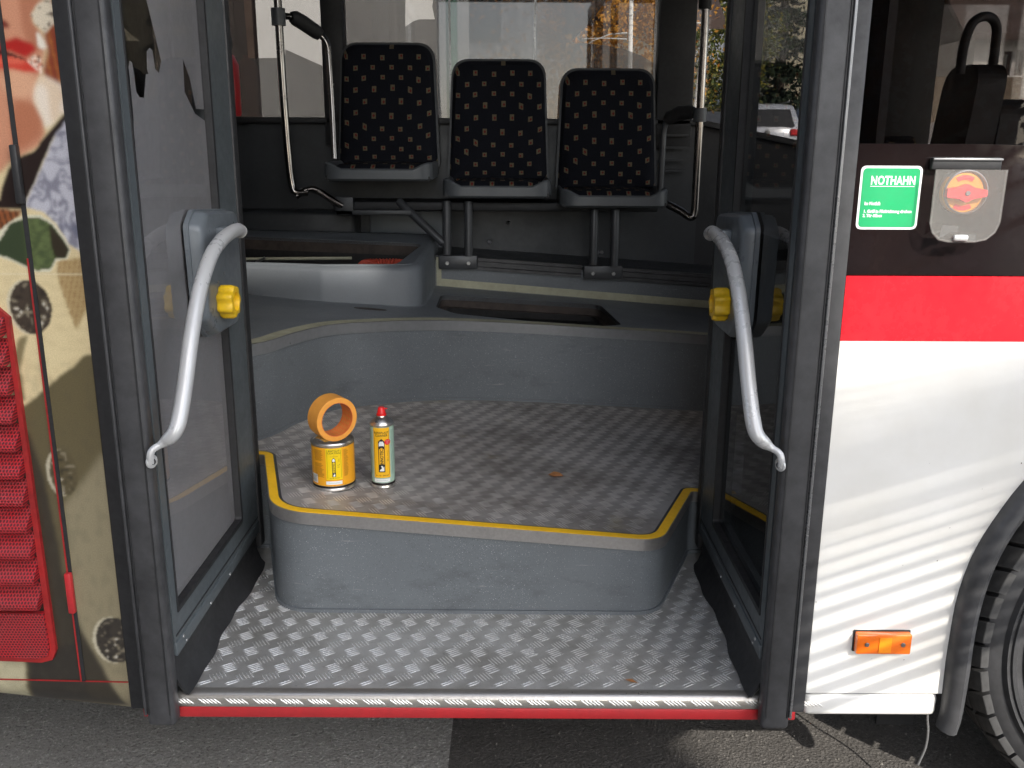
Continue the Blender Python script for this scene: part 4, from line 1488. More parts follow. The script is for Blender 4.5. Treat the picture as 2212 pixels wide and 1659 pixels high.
    rr[0] = .0158
    tb_('grab_handle', hp_, rr, 'handle', L_, 16)
    bx_('handle_mount', -.634, -.606, .345, .385, 1.185, 1.215, 'box', L_, .005)
    disc('handle_foot', (X_(-.6545) - off.x, -.048 - off.y, .828 - off.z), (sgn * .9, -.45, 0), .0125, .005, 'handle', L_, 16)
    disc('screw', (X_(-.6515) - off.x, -.0505 - off.y, .828 - off.z), (sgn * .9, -.45, 0), .006, .005, 'rubber', L_, 8)
    # rubber strip on the body beside the leaf
    bx_('jamb_seal', -.7645 if sgn > 0 else -.7585, -.7185, -.006, .04, .285, TOP, 'rubber' if sgn > 0 else 'rubber_grey', L_, .006)  # left strip black: shade of the recess is put into its colour
    return L_


leaf(1)
leaf(-1)

# ================================================================== wheel
wh = empty('wheel', (1.357, .025, .42))
wh.parent = bus
tag(wh, 'front wheel with deep block tread')
RY = Matrix.Rotation(rad(90), 3, 'X')
ty = lathe('tyre', [(.285, -.235), (.33, -.25), (.38, -.245), (.398, -.235), (.400, -.22), (.400, -.03), (.396, -.018), (.380, -.008), (.366, -.004), (.360, .006), (.355, .004), (.340, .000), (.300, -.002), (.285, -.012)], 'rubber_grey', wh, 96, (0, 0, 0), RY)
# tread blocks: shoulder blocks with rounded siped edges
me = None
NB = 46
MAT['tyre_dust'] = worn('dusty_tyre', (.052, .051, .050), .7, amt=.4, scale=12, fine=60)
rb = MAT['tyre_dust']
for k in range(NB):
    a0 = 2 * math.pi * k / NB
    if me is None:
        bm = bmesh.new()
        da = 2 * math.pi / NB
        for (y0, y1, f0, f1, sk) in ((.012, .064, .06, .90, .0), (.072, .118, .05, .93, .35), (.126, .172, .05, .93, .8), (.18, .225, .05, .92, 1.15)):
            P8 = []
            for yy, s_ in ((y0, sk), (y1, sk + .35)):
                for ff in (f0, f1):
                    ang = (ff + s_) * da
                    for r_ in (.395, .4225 if y0 > .05 else (.4215 if yy > .03 else .411)):
                        P8.append(bm.verts.new((r_ * math.cos(ang), yy, r_ * math.sin(ang))))
            i0, o0, i1, o1, i2, o2, i3, o3 = P8
            bm.faces.new((o0, o1, o3, o2)); bm.faces.new((i0, i1, o1, o0)); bm.faces.new((i2, o2, o3, i3))
            bm.faces.new((i0, o0, o2, i2)); bm.faces.new((i1, i3, o3, o1))
        es = [e for e in bm.edges if all(math.hypot(v.co.x, v.co.z) > .405 for v in e.verts)]
        bmesh.ops.bevel(bm, geom=es, offset=.0022, segments=2, affect='EDGES', profile=.5)
        o = from_bm('tread_block', bm, rb, wh, True)
        me = o.data
    else:
        o = bpy.data.objects.new('tread_block', me)
        COL.objects.link(o)
        o.parent = wh
    o.location = (0, -.012, 0)
    o.rotation_euler = (0, -a0, 0)
lathe('rim_ring', [(.352, .002), (.350, .008), (.342, .008), (.338, .001)], 'rubber_grey', wh, 96, (0, 0, 0), RY)
lathe('rim_ring', [(.326, -.002), (.324, .004), (.318, .004), (.314, -.002)], 'rubber_grey', wh, 96, (0, 0, 0), RY)
lathe('rim', [(.290, -.02), (.283, -.004), (.276, -.004), (.270, -.03), (.24, -.09), (.18, -.10), (.12, -.06), (0, -.06)], 'bolt', wh, 64, (0, 0, 0), RY)
for k in range(10):
    a = 2 * math.pi * k / 10
    disc('wheel_nut', (.15 * math.cos(a), .075, .15 * math.sin(a)), (0, -1, 0), .015, .03, 'bolt', wh, 6)

# ================================================================== things on the platform
MAT['label_orange'] = worn('label_orange', (.80, .36, .015), .35, amt=.04, bump=0)
MAT['label_yellow'] = worn('label_yellow', (.85, .60, .005), .35, amt=.03, bump=0)
MAT['label_amber'] = worn('label_amber', (.86, .46, .01), .35, amt=.03, bump=0)
MAT['ink'] = worn('black_ink', (.012, .010, .010), .5, amt=.1, bump=0)
MAT['ink_brown'] = worn('brown_ink', (.30, .13, .01), .5, amt=.1, bump=0)
MAT['mint'] = worn('label_mint', (.36, .50, .40), .35, amt=.05, bump=0)
MAT['mint_dark'] = worn('mint_ink', (.18, .30, .24), .45, amt=.05, bump=0)
MAT['paper'] = worn('label_white', (.78, .78, .76), .4, amt=.03, bump=0)
MAT['tin'] = worn('tin', (.70, .67, .63), .34, 1.0, amt=.15, scale=20)
MAT['cap_red'] = worn('cap_red', (.72, .015, .015), .35, amt=.04)
MAT['tape_orange'] = worn('orange_tape', (.80, .34, .055), .5, amt=.04, scale=30)
MAT['tape_core'] = worn('tape_core', (.74, .20, .045), .5, amt=.1, scale=40)
MAT['tape_strip'] = worn('tape_strip', (.62, .36, .08), .5, amt=.1, scale=30)


class Can:
    """a thing with curved label sheets; angle 0 faces the camera, positive to the right"""
    def __init__(s, name, loc, R, face):
        s.e = empty(name, loc)
        s.R = R
        s.face = face
        s.lift = 0

    def pt(s, u, z, h=0):
        a = s.face + u / s.R
        r = s.R + h
        return (r * math.sin(a), -r * math.cos(a), z)

    def sheet(s, name, u0, u1, z0, z1, h, mat, par=None, poly=None):
        if poly is None:
            n = max(2, int(abs(u1 - u0) / s.R / .08) + 1)
            us = [u0 + (u1 - u0) * i / n for i in range(n + 1)]
            V = [s.pt(u, z0, h) for u in us] + [s.pt(u, z1, h) for u in us]
            F = [(i, i + 1, n + 2 + i, n + 1 + i) for i in range(n)]
        else:
            tr, pts = tess([poly])
            bm = bmesh.new()
            bv = [bm.verts.new((a, b, 0)) for a, b in pts]
            for t in tr:
                bm.faces.new([bv[i] for i in t])
            return s.wrap(name, bm, h, mat, par)
        return raw(name, V, F, mat, par or s.e, True)

    def wrap(s, name, bm, h, mat, par, du=0, dz=0):
        us = [v.co.x for v in bm.verts]
        c = math.floor(min(us) / .002) * .002
        while c < max(us):
            bmesh.ops.bisect_plane(bm, geom=list(bm.verts) + list(bm.edges) + list(bm.faces), plane_co=(c, 0, 0), plane_no=(1, 0, 0))
            c += .002
        for v in bm.verts:
            v.co = s.pt(du + v.co.x, dz + v.co.y, h)
        me = bpy.data.meshes.new(name)
        bm.to_mesh(me)
        bm.free()
        return link(name, me, mat, par or s.e)

    def text(s, txt, size, u, z, h, mat, par=None, align='CENTER', bold=.0, vert=False, sx=1, space=1.0):
        me = text_mesh(txt, size, bold, align, space)
        for v in me.vertices:
            a, b, _ = v.co
            a *= sx
            if vert:
                a, b = -b, a
            v.co = (a, b, 0)
        bm = bmesh.new()
        bm.from_mesh(me)
        return s.wrap('lettering', bm, h, mat, par, u, z)


# ---- paint tin
CA = (-.440, .520)
cz = PA - .078 * CA[0] + .0015
can = Can('paint_can', (*CA, cz), .0525, 0.0)
tag(can.e, 'orange and yellow labelled paint tin under the tape roll', 'paint can')
R = .0525
lathe('tin_body', [(0, .002), (R - .003, .002), (R + .0005, 0), (R + .0012, .003), (R + .0003, .006), (R - .0008, .007), (R - .0008, .012), (R - .001, .014), (R - .001, .112), (R + .0010, .1145), (R + .0012, .118),
                   (R - .0005, .1205), (R - .003, .1195), (R - .0042, .114), (R - .009, .1135), (R - .0105, .116), (R - .0125, .1135), (R - .018, .113), (R - .02, .1105), (0, .1105)], 'tin', can.e, 64)
lathe('black_band', [(R - .0004, .0075), (R - .0002, .008), (R - .0002, .0125), (R - .0004, .013)], 'ink', can.e, 64)
C0 = R - .001
can.R = C0
lb = can.sheet('label', -C0 * 3.1, C0 * 3.1, .0135, .1105, .0004, 'label_orange')
can.sheet('label_front', -.008, .031, .030, .1095, .0007, 'label_yellow', lb)
for uu in (-.005, .028):
    can.sheet('label_rule', uu, uu + .0005, .034, .1055, .0010, 'ink', lb)
can.text('ANTISLIP', .0066, .0118, .1012, .0011, 'ink', lb, sx=1.05)
can.text('COATING', .0066, .0118, .0955, .0011, 'ink', lb, sx=1.05)
can.text('~', .005, .0118, .0905, .0011, 'ink_brown', lb)
can.text('anti slip coating', .0030, .0118, .0885, .0011, 'ink_brown', lb)
can.sheet('logo_ground', 0, 0, 0, 0, .0010, 'ink', lb, [(.0065, .0375), (.0150, .0375), (.0150, .0815), (.01075, .0865), (.0065, .0815)])
can.sheet('logo_figure', 0, 0, 0, 0, .0013, 'paper', lb, [(.0078, .0765), (.0137, .0765), (.0137, .0805), (.0122, .0838), (.0093, .0838), (.0078, .0805)])
can.sheet('logo_field', 0, 0, 0, 0, .0013, 'label_yellow', lb, [(.0079, .0490), (.0136, .0490), (.0136, .0735), (.01075, .0755), (.0079, .0735)])
can.text('INNOTEC', .0050, .0125, .0612, .0016, 'ink', lb, vert=True, bold=.0001)
can.sheet('logo_figure', 0, 0, 0, 0, .0013, 'paper', lb, [(.0085, .0390), (.0132, .0390), (.0132, .0445), (.0115, .0440), (.0110, .0470), (.0102, .0470), (.0104, .0425), (.0085, .0415)])
can.text('1 L', .0078, .0245, .0600, .0011, 'ink', lb, 'LEFT', vert=True)
can.text('850 g', .0030, .0242, .0760, .0011, 'ink', lb, 'LEFT', vert=True)
can.text('Art. Nr. 04.1410', .0034, .0118, .0335, .0011, 'ink', lb)
can.sheet('white_strip', -.0095, .0300, .0175, .0265, .0007, 'paper', lb)
can.text('www.innotec-world.com', .0028, .0105, .0210, .0010, 'mint_dark', lb)
can.sheet('barcode_patch', -.0560, -.0330, .0190, .0410, .0007, 'paper', lb)
for k in range(14):
    can.sheet('barcode_bar', -.0545 + k * .0014, -.0545 + k * .0014 + random.choice((.0004, .0007)), .0215, .0385, .0010, 'rubber_grey', lb)
for blk, (za, zb) in enumerate(((.078, .104), (.062, .071), (.036, .060))):
    zz = zb
    while zz > za:
        ln = random.uniform(.02, .028)
        can.sheet('print_line', -.041, -.041 + ln, zz - .0009, zz, .0007, 'ink_brown', lb)
        zz -= .0021
zz = .104
while zz > .036:
    can.sheet('print_line', .0355, .0355 + random.uniform(.008, .014), zz - .0008, zz, .0007, 'ink_brown', lb)
    zz -= .0019

# ---- tape roll standing on the tin
ax = Vector((math.sin(rad(40)), -math.cos(rad(40)), -.04)).normalized()
rl_c = Vector((CA[0] + .004, CA[1] - .008, cz + .1212 + .0545))
tr = empty('tape_roll', rl_c)
tag(tr, 'roll of orange masking tape standing upright on the paint tin', 'tape roll')
RQ = ax.to_track_quat('Z', 'Y').to_matrix()
RO, RI, WT = .0545, .0412, .048
lathe('tape_winding', [(RI + .0012, -WT / 2), (RO - .001, -WT / 2), (RO, -WT / 2 + .001), (RO, WT / 2 - .001), (RO - .001, WT / 2), (RI + .0012, WT / 2)], 'tape_orange', tr, 72, (0, 0, 0), RQ)
co = lathe('core', [(RI + .0015, WT / 2 + .0003), (RI, WT / 2 + .0003), (RI, -WT / 2 - .0003), (RI + .0015, -WT / 2 - .0003)], 'tape_core', tr, 72, (0, 0, 0), RQ)
# pale print lines inside the core
for zc_ in (-.014, -.005, .004, .013):
    for k in range(22):
        a = 2 * math.pi * k / 22
        w_ = random.uniform(.10, .19)
        V = []
        for aa in (a, a + w_):
            for z_ in (zc_ - .0012, zc_ + .0012):
                V.append(RQ @ Vector(((RI - .0004) * math.cos(aa), (RI - .0004) * math.sin(aa), z_)))
        raw('core_print', V, [(0, 1, 3, 2)], 'tape_strip', co)
# loose torn tape end lying on the lid
lt = prism('tape_end', [(-.040, -.012), (-.036, .006), (-.018, .004), (.006, -.006), (-.001, -.027), (-.012, -.030), (-.026, -.023), (-.034, -.020)],
           lambda a, b: (a - .004, b + .008, -.0535 + .004 * math.sin(a * 150)), lambda a, b: (a - .004, b + .008, -.0530 + .004 * math.sin(a * 150)), 'tape_strip', tr)

# ---- spray can
SA = (-.321, .541)
sz = PA - .078 * SA[0] + .0015
spc = Can('spray_can', (*SA, sz), .0295, 0.0)
tag(spc.e, 'tall spray can with mint and yellow label and red cap', 'spray can')
R = .0295
lathe('can_body', [(0, .003), (R - .004, .001), (R - .001, 0), (R + .0004, .003), (R - .0003, .006), (R - .0006, .008), (R - .0006, .160), (R + .0004, .162), (R, .165), (R - .004, .170), (R - .012, .177), (R - .0165, .180), (R - .0170, .183), (R - .018, .1835), (0, .1835)], 'tin', spc.e, 64)
lathe('black_band', [(R - .0004, .0085), (R - .0001, .009), (R - .0001, .0145), (R - .0004, .015)], 'ink', spc.e, 64)
lathe('cap', [(.0122, .1815), (.0125, .186), (.0105, .188), (.0098, .1945), (.0088, .196), (.0080, .2015), (.0062, .2035), (0, .2040)], 'cap_red', spc.e, 32)
box('cap_nozzle', (.004, .0150, -.0022, .0022, .1975, .2008), 'cap_red', spc.e, .001)
spc.R = R - .0006
C0 = spc.R
sb = spc.sheet('label', -C0 * 3.1, C0 * 3.1, .0155, .1590, .0004, 'mint')
spc.sheet('label_front', -.0185, .0225, .0290, .1580, .0007, 'label_amber', sb)
for uu in (-.0165, .0200):
    spc.sheet('label_rule', uu, uu + .0006, .036, .152, .0010, 'ink', sb)
spc.text('REPAPLAST', .0078, .002, .1430, .0011, 'ink', sb, bold=.0001, sx=.92)
spc.text('CLEANER', .0078, .002, .1360, .0011, 'ink', sb, bold=.0001, sx=.92)
spc.sheet('logo_ground', 0, 0, 0, 0, .0010, 'ink', sb, [(-.0060, .0440), (.0095, .0440), (.0095, .1230), (.0020, .1305), (-.0060, .1230)])
spc.sheet('logo_figure', 0, 0, 0, 0, .0013, 'paper', sb, [(-.0042, .1105), (-.0030, .1105), (-.0030, .1120), (.0066, .1120), (.0066, .1105), (.0078, .1105), (.0080, .1180), (.0066, .1205), (.0058, .1235), (-.0022, .1235), (-.0030, .1205), (-.0044, .1180)])
spc.sheet('logo_field', 0, 0, 0, 0, .0013, 'label_amber', sb, [(-.0042, .0640), (.0078, .0640), (.0078, .1030), (.0018, .1075), (-.0042, .1030)])
spc.text('INNOTEC', .0104, .0056, .0837, .0016, 'ink', sb, vert=True, bold=.0003, sx=.87)
spc.sheet('logo_figure', 0, 0, 0, 0, .0013, 'paper', sb, [(-.0040, .0465), (.0072, .0465), (.0072, .0590), (.0050, .0560), (.0040, .0600), (.0012, .0610), (-.0006, .0590), (.0010, .0575), (.0014, .0535), (-.0026, .0505)])
spc.text('500 ml - 16.9 fl. oz.', .0036, .0178, .086, .0011, 'ink', sb, vert=True)
spc.text('Art. Nr. 04.0101', .0052, .002, .0335, .0011, 'ink', sb, sx=.95)
st_ = [(.0165 + (.0080 if k % 2 else .0068) * math.cos(2 * math.pi * k / 28), .1215 + (.0080 if k % 2 else .0068) * math.sin(2 * math.pi * k / 28)) for k in range(28)]
spc.sheet('red_seal', 0, 0, 0, 0, .0016, 'cap_red', sb, st_)
for dz in (.0025, -.0005, -.0035):
    spc.text('acetone' if dz > 0 else 'free', .0028, .0165, .1215 + dz, .0019, 'paper', sb)
spc.sheet('white_strip', -.0190, .0215, .0180, .0262, .0007, 'paper', sb)
spc.text('www.innotec-world.com', .0034, .0012, .0210, .0010, 'mint_dark', sb, sx=.85)
zz = .150
while zz > .035:
    for u0, u1 in ((-.040, -.0225), (.0265, .040)):
        spc.sheet('print_line', u0, u1 - random.uniform(0, .005), zz - .0007, zz, .0007, 'mint_dark', sb)
    zz -= .0024

# ---- dry leaf and scraps on the platform
MAT['dry_leaf'] = worn('dry_leaf', (.26, .11, .035), .8, amt=.3, scale=60)
lz = PA - .078 * .124 + .003
V = [(.098, .700, lz + .004), (.112, .688, lz + .002), (.128, .690, lz + .004), (.140, .698, lz + .001), (.130, .706, lz + .008), (.114, .710, lz + .010), (.118, .699, lz - .0005), (.156, .696, lz), (.156, .6975, lz)]
F = [(0, 1, 6), (1, 2, 6), (2, 3, 6), (3, 4, 6), (4, 5, 6), (5, 0, 6), (3, 7, 8)]
o = raw('dry_leaf', V, F, 'dry_leaf')
tag(o, 'small brown dry leaf lying on the raised metal platform', 'leaf')
o = raw('dry_leaf', [(.235, .05, ZE + .004), (.247, .044, ZE + .003), (.262, .036, ZE + .004), (.250, .050, ZE + .006)], [(0, 1, 2, 3)], 'dry_leaf')
tag(o, 'tiny curled leaf fragment near the door sill edge', 'leaf')

# grit lying on the tarmac along the sill
rs_ = np.random.RandomState(31)
V, F = [], []
for i in range(1500):
    x_, y_ = rs_.uniform(-1.4, 1.3), rs_.uniform(-.25, .9)
    s_ = .0012 + .0035 * rs_.rand() ** 4
    n0 = len(V)
    V += [(x_ + s_ * a * rs_.uniform(.7, 1.3), y_ + s_ * b * rs_.uniform(.7, 1.3), .0045 + s_ * c) for a, b, c in ((1, 0, .2), (0, 1, .1), (-1, 0, .2), (0, -1, .1), (.1, .1, 1.1))]
    F += [(n0, n0 + 1, n0 + 4), (n0 + 1, n0 + 2, n0 + 4), (n0 + 2, n0 + 3, n0 + 4), (n0 + 3, n0, n0 + 4)]
MAT['grit'] = worn('grit', (.13, .12, .105), .9, amt=.4, scale=40)
tag(raw('gravel', V, F, 'grit'), kind='stuff')

# ================================================================== outside, beyond the far windows
MAT['plaster'] = worn('plaster_white', (.62, .60, .56), .9, amt=.06, scale=2, fine=30, bump=.5, bscale=60)
MAT['plaster_beige'] = worn('plaster_beige', (.52, .46, .33), .9, amt=.06, scale=2, fine=30, bump=0)
MAT['plaster_grey'] = worn('plaster_grey', (.34, .33, .33), .9, amt=.14, scale=.7, fine=4, bump=0)
MAT['wood_dark'] = worn('wood_dark', (.06, .035, .022), .7, amt=.3, scale=3, fine=20)
MAT['roof_brown'] = worn('roof_brown', (.07, .045, .035), .8, amt=.3, scale=3, fine=20)
MAT['pane_far'] = worn('house_window_glass', (.03, .03, .03), .1, amt=.2, bump=0)
MAT['pipe_green'] = worn('copper_green', (.08, .22, .13), .6, amt=.15)
MAT['bark_birch'] = None
m = Mat('birch_bark', (.7, .68, .62), .8)
bn = m.noise(14, 4, .7, (1, 1, 3.2))
m.set('Base Color', m.mix(bn.ramp(.56, .63), (.72, .70, .66), (.05, .045, .04)))
MAT['bark_birch'] = m.m
MAT['bark'] = worn('bark_brown', (.07, .05, .035), .9, amt=.3)


def foliage_mat(name, cols):
    m = Mat(name, cols[0], .7, spec=.25)
    n = m.noise(2.5, 3, .6)
    n2 = m.noise(9, 2, .6)
    c = m.mix(n.ramp(.35, .65), cols[0], cols[1])
    c = m.mix(n2.ramp(.5, .7), c, cols[2])
    m.set('Base Color', c)
    return m.m


MAT['larch'] = foliage_mat('golden_leaves', [(.44, .20, .025), (.30, .115, .015), (.52, .30, .06)])
MAT['conifer'] = foliage_mat('dark_needles', [(.028, .045, .022), (.015, .028, .016), (.05, .065, .03)])
MAT['shrub'] = foliage_mat('yellow_green_leaves', [(.075, .095, .025), (.05, .075, .022), (.42, .32, .05)])
MAT['rusty'] = foliage_mat('rusty_leaves', [(.22, .07, .02), (.16, .045, .015), (.26, .11, .03)])


def leaves(name, n, fn, size, mat, parent, flat=0.0, rs=1):
    r = np.random.RandomState(rs)
    V, F = [], []
    for i in range(n):
        c_ = fn(r)
        if c_ is None:
            continue
        a = r.normal(size=3); a /= np.linalg.norm(a)
        b = r.normal(size=3); b -= a * a.dot(b); b /= np.linalg.norm(b)
        s_ = size * r.uniform(.5, 1.3)
        n0 = len(V)
        c_ = np.array(c_)
        V += [tuple(c_ + a * s_), tuple(c_ + b * s_ * .5), tuple(c_ - a * s_), tuple(c_ - b * s_ * .5)]
        F.append((n0, n0 + 1, n0 + 2, n0 + 3))
    return raw(name, V, F, mat, parent)


def tree(name, base, height, crown, n, size, mat, bark, label, cat, group=None, lean=(0, 0), r0=.12, rs=1, limbs=9, limb_r=.02):
    t = empty(name, base)
    tag(t, label, cat, group)
    tr_ = [(lean[0] * s_ + .05 * math.sin(s_ * 5) * height / 8, lean[1] * s_, height * s_) for s_ in np.linspace(0, 1, 9)]
    bm = bmesh.new()
    tube_bm(bm, tr_, [r0 * (1 - .75 * s_) for s_ in np.linspace(0, 1, 9)], 12)
    r = np.random.RandomState(rs + 50)
    for k in range(limbs):
        s_ = r.uniform(.25, .95)
        p0 = Vector((lean[0] * s_, lean[1] * s_, height * s_))
        a = r.uniform(0, 6.28)
        ln = crown[0] * r.uniform(.5, 1) * (1.1 - s_ * .6)
        dr = r.uniform(-.5, .3)
        pts = [p0 + Vector((math.cos(a), math.sin(a), 0)) * ln * q + Vector((0, 0, dr * ln * q * q + .12 * ln * q)) for q in (0, .33, .66, 1)]
        tube_bm(bm, pts, [limb_r, limb_r * .7, limb_r * .5, limb_r * .2], 6)
    from_bm('trunk', bm, bark, t, True)
    # leaf clumps gathered round random centres
    r = np.random.RandomState(rs)
    cl = []
    for k in range(70):
        v = r.normal(size=3); v /= np.linalg.norm(v); v *= r.uniform(.3, 1) ** .5
        cl.append((v[0] * crown[0] + lean[0] * .7, v[1] * crown[0] + lean[1] * .7, crown[2] + v[2] * crown[1]))

    def fn(r_):
        c_ = cl[r_.randint(len(cl))]
        q = r_.normal(size=3) * crown[0] * .13
        return (c_[0] + q[0], c_[1] + q[1], c_[2] + q[2] - abs(q[0]) * .6)
    leaves('crown', n, fn, size, mat, t, rs=rs)
    return t


def house(name, x0, x1, y0, y1, h, wallm, label, wins=(), roofh=1.6, roofm='roof_brown', eave=.5):
    zb = min(terr(x0, y0), terr(x1, y0)) - .3
    e_ = empty(name, ((x0 + x1) / 2, y0, zb))
    tag(e_, label, 'house')
    ox, oy = (x0 + x1) / 2, y0
    hw = (x1 - x0) / 2
    loops = [[(-hw, 0), (hw, 0), (hw, h + .3), (-hw, h + .3)]]
    for (a, b, c, d) in wins:
        loops.append([(a - ox, b - zb), (c - ox, b - zb), (c - ox, d - zb), (a - ox, d - zb)])
    extr('wall', loops, 'y', 0, .3, wallm, e_)
    boxes('wall', [(-hw, -hw + .3, .3, y1 - y0, 0, h + .3), (hw - .3, hw, .3, y1 - y0, 0, h + .3), (-hw, hw, y1 - y0, y1 - y0 + .3, 0, h + .3)], wallm, e_)
    for (a, b, c, d) in wins:
        fr = extr('window', [[(a - ox, b - zb), (c - ox, b - zb), (c - ox, d - zb), (a - ox, d - zb)], [(a - ox + .07, b - zb + .07), (c - ox - .07, b - zb + .07), (c - ox - .07, d - zb - .07), (a - ox + .07, d - zb - .07)]], 'y', .1, .18, 'wood_dark', e_)
        box('pane', (a - ox + .06, c - ox - .06, .14, .15, b - zb + .06, d - zb - .06), 'pane_far', fr)
    D = y1 - y0
    extr('roof', [(-eave, h + .15), (D / 2, h + roofh + .3), (D + eave, h + .15), (D + eave, h + .35), (D / 2, h + roofh + .5), (-eave, h + .35)], 'x', -hw - eave, hw + eave, roofm, e_)
    return e_


# white plastered house just beyond, with a timber gate
ha = empty('plaster_house', (-3.5, 6, 0))
tag(ha, 'pale plastered house wall with a dark timber gate close behind the bus', 'house')
extr('wall', [[(-6, 0), (2.90, 0), (2.90, 5.6), (-6, 5.6)], [(-1.2, 0), (1.50, 0), (1.50, 3.2), (-1.2, 3.2)]], 'y', 0, .35, 'plaster', ha)
box('gable_wall', (2.55, 2.90, .35, 5.5, 0, 5.6), 'plaster', ha)
for k in range(13):
    box('gate_plank', (-1.2 + k * .2085, -1.2 + k * .2085 + .202, .10, .14, .0, 3.15), 'wood_dark', ha, .004)
tube('downpipe', [(3.02, -.06, 0), (3.02, -.06, 5.5)], .045, 'pipe_green', ha, 12)
extr('roof', [(-.6, 5.5), (3, 6.9), (3, 7.1), (-.6, 5.7)], 'x', -6.4, 3.3, 'roof_brown', ha)
# grey house further back
house('grey_house', -3.2, .36, 13.5, 18, 5.0, 'plaster_grey', 'grey rendered house between the pale wall and the golden tree', [(-.9, 2.9, -.2, 4.0)])
house('brown_house', 1.3, 3.5, 17.5, 23, 3.1, 'plaster_beige', 'beige house with brown roof behind the birch', [(1.9, 2.2, 2.6, 3.1)], roofh=1.8)
house('beige_house', 8.9, 12.0, 32, 38, 7.5, 'plaster_beige', 'tall beige house wall behind the dark spruce', [], roofh=1.6)
house('white_house', 14.7, 27, 29.5, 37, 4.75 - terr(14.7, 29.5), 'plaster', 'long white house with narrow shuttered windows beside the uphill road', [(15.15, 3.5, 15.40, 4.25), (15.66, 3.6, 15.93, 4.33), (16.05, 3.6, 16.32, 4.38), (17.6, 3.7, 18.0, 4.4)], roofh=3.5, eave=.7)
house('hillside_house', 10.5, 15.4, 40, 47, 6.5, 'plaster_grey', 'grey gabled house uphill behind the trees', [(12.2, 4.8, 13.2, 6.3), (13.9, 4.8, 14.6, 6.3)], roofh=2.5)

tree('birch_tree', (1.50, 11, .3), 8.5, (1.1, 1.8, 4.4), 3600, .035, 'larch', 'bark_birch', 'birch with golden leaves behind the right clear corner of the window', 'tree', lean=(-.15, 0), r0=.036, rs=3, limbs=18, limb_r=.010)
tree('golden_tree', (.9, 15, .4), 7.5, (2.3, 2.7, 3.7), 22000, .05, 'larch', 'bark', 'broad golden autumn tree in front of the brown roofed house', 'tree', r0=.12, rs=5, limbs=12)
tree('birch_tree', (2.66, 13, .4), 8.5, (1.0, 2.0, 6.4), 700, .05, 'shrub', 'bark_birch', 'slim white birch trunk beside the dark window pillar', 'tree', lean=(.45, 0), r0=.05, rs=9, limbs=5, limb_r=.012)
tree('leafy_tree', (6.1, 26.3, .9), 7, (1.5, 2.3, 3.5), 9000, .075, 'shrub', 'bark', 'green tree with yellowing leaves above the pale parked car', 'tree', r0=.1, rs=12)
sp_ = empty('spruce_tree', (8.4, 29.0, terr(8.4, 29)))
tag(sp_, 'dark drooping spruce standing before the beige house', 'tree')
bm = bmesh.new(); tube_bm(bm, [(0, 0, 0), (0, 0, 11)], [.2, .03], 10)
from_bm('trunk', bm, 'bark', sp_)


def spr(r_):
    h_ = r_.uniform(.9, 10.5)
    tier = (h_ * 1.25) % 1.0
    a = r_.randint(9) * .698 + h_ * .9 + r_.normal() * .12
    L_ = (2.6 * (1 - h_ / 11.5)) * r_.uniform(.05, 1)
    return (L_ * math.cos(a), L_ * math.sin(a), h_ - tier * .5 - L_ * .28 + r_.normal() * .04)


leaves('crown', 14000, spr, .11, 'conifer', sp_, rs=4)
# hedge and plank fence behind the parked cars
hg = leaves('hedge', 5000, lambda r_: (r_.uniform(2.6, 9), 28.0 + r_.normal() * .25, terr(4, 28) + r_.uniform(0, 1.6)), .08, 'shrub', None, rs=8)
tag(hg, 'low clipped hedge running behind the parked cars', 'hedge', kind='stuff')
fn_ = empty('plank_fence', (4, 27.2, terr(4, 27)))
tag(fn_, 'weathered plank fence behind the pale parked car', 'fence')
MAT['fence'] = worn('fence_wood', (.16, .12, .08), .8, amt=.25)
pm = None
for k in range(46):
    if pm is None:
        o = box('plank', (0, .16, 0, .025, 0, 1.5), 'fence', fn_)
        pm = o.data
    else:
        o = bpy.data.objects.new('plank', pm); COL.objects.link(o); o.parent = fn_
    o.location = (-3.5 + k * .18, 0, random.uniform(-.03, .03))
# garden wall below the white house and kerb side verge
gw = box('garden_fence', (12.6, 15.35, 27.6, 27.8, terr(13, 27.6) - .6, 3.42), 'fence')
tag(gw, 'brown garden fence below the white house at the uphill road', 'fence')
vg = raw('verge', [(14.5, 25.6, terr(14.5, 25.6) + .01), (26, 25.0, terr(26, 25) + .01), (26, 27.6, terr(26, 27.6) + .05), (14.5, 27.6, terr(14.5, 27.6) + .05)], [(0, 1, 2, 3)], 'verge')
tag(vg, kind='structure')


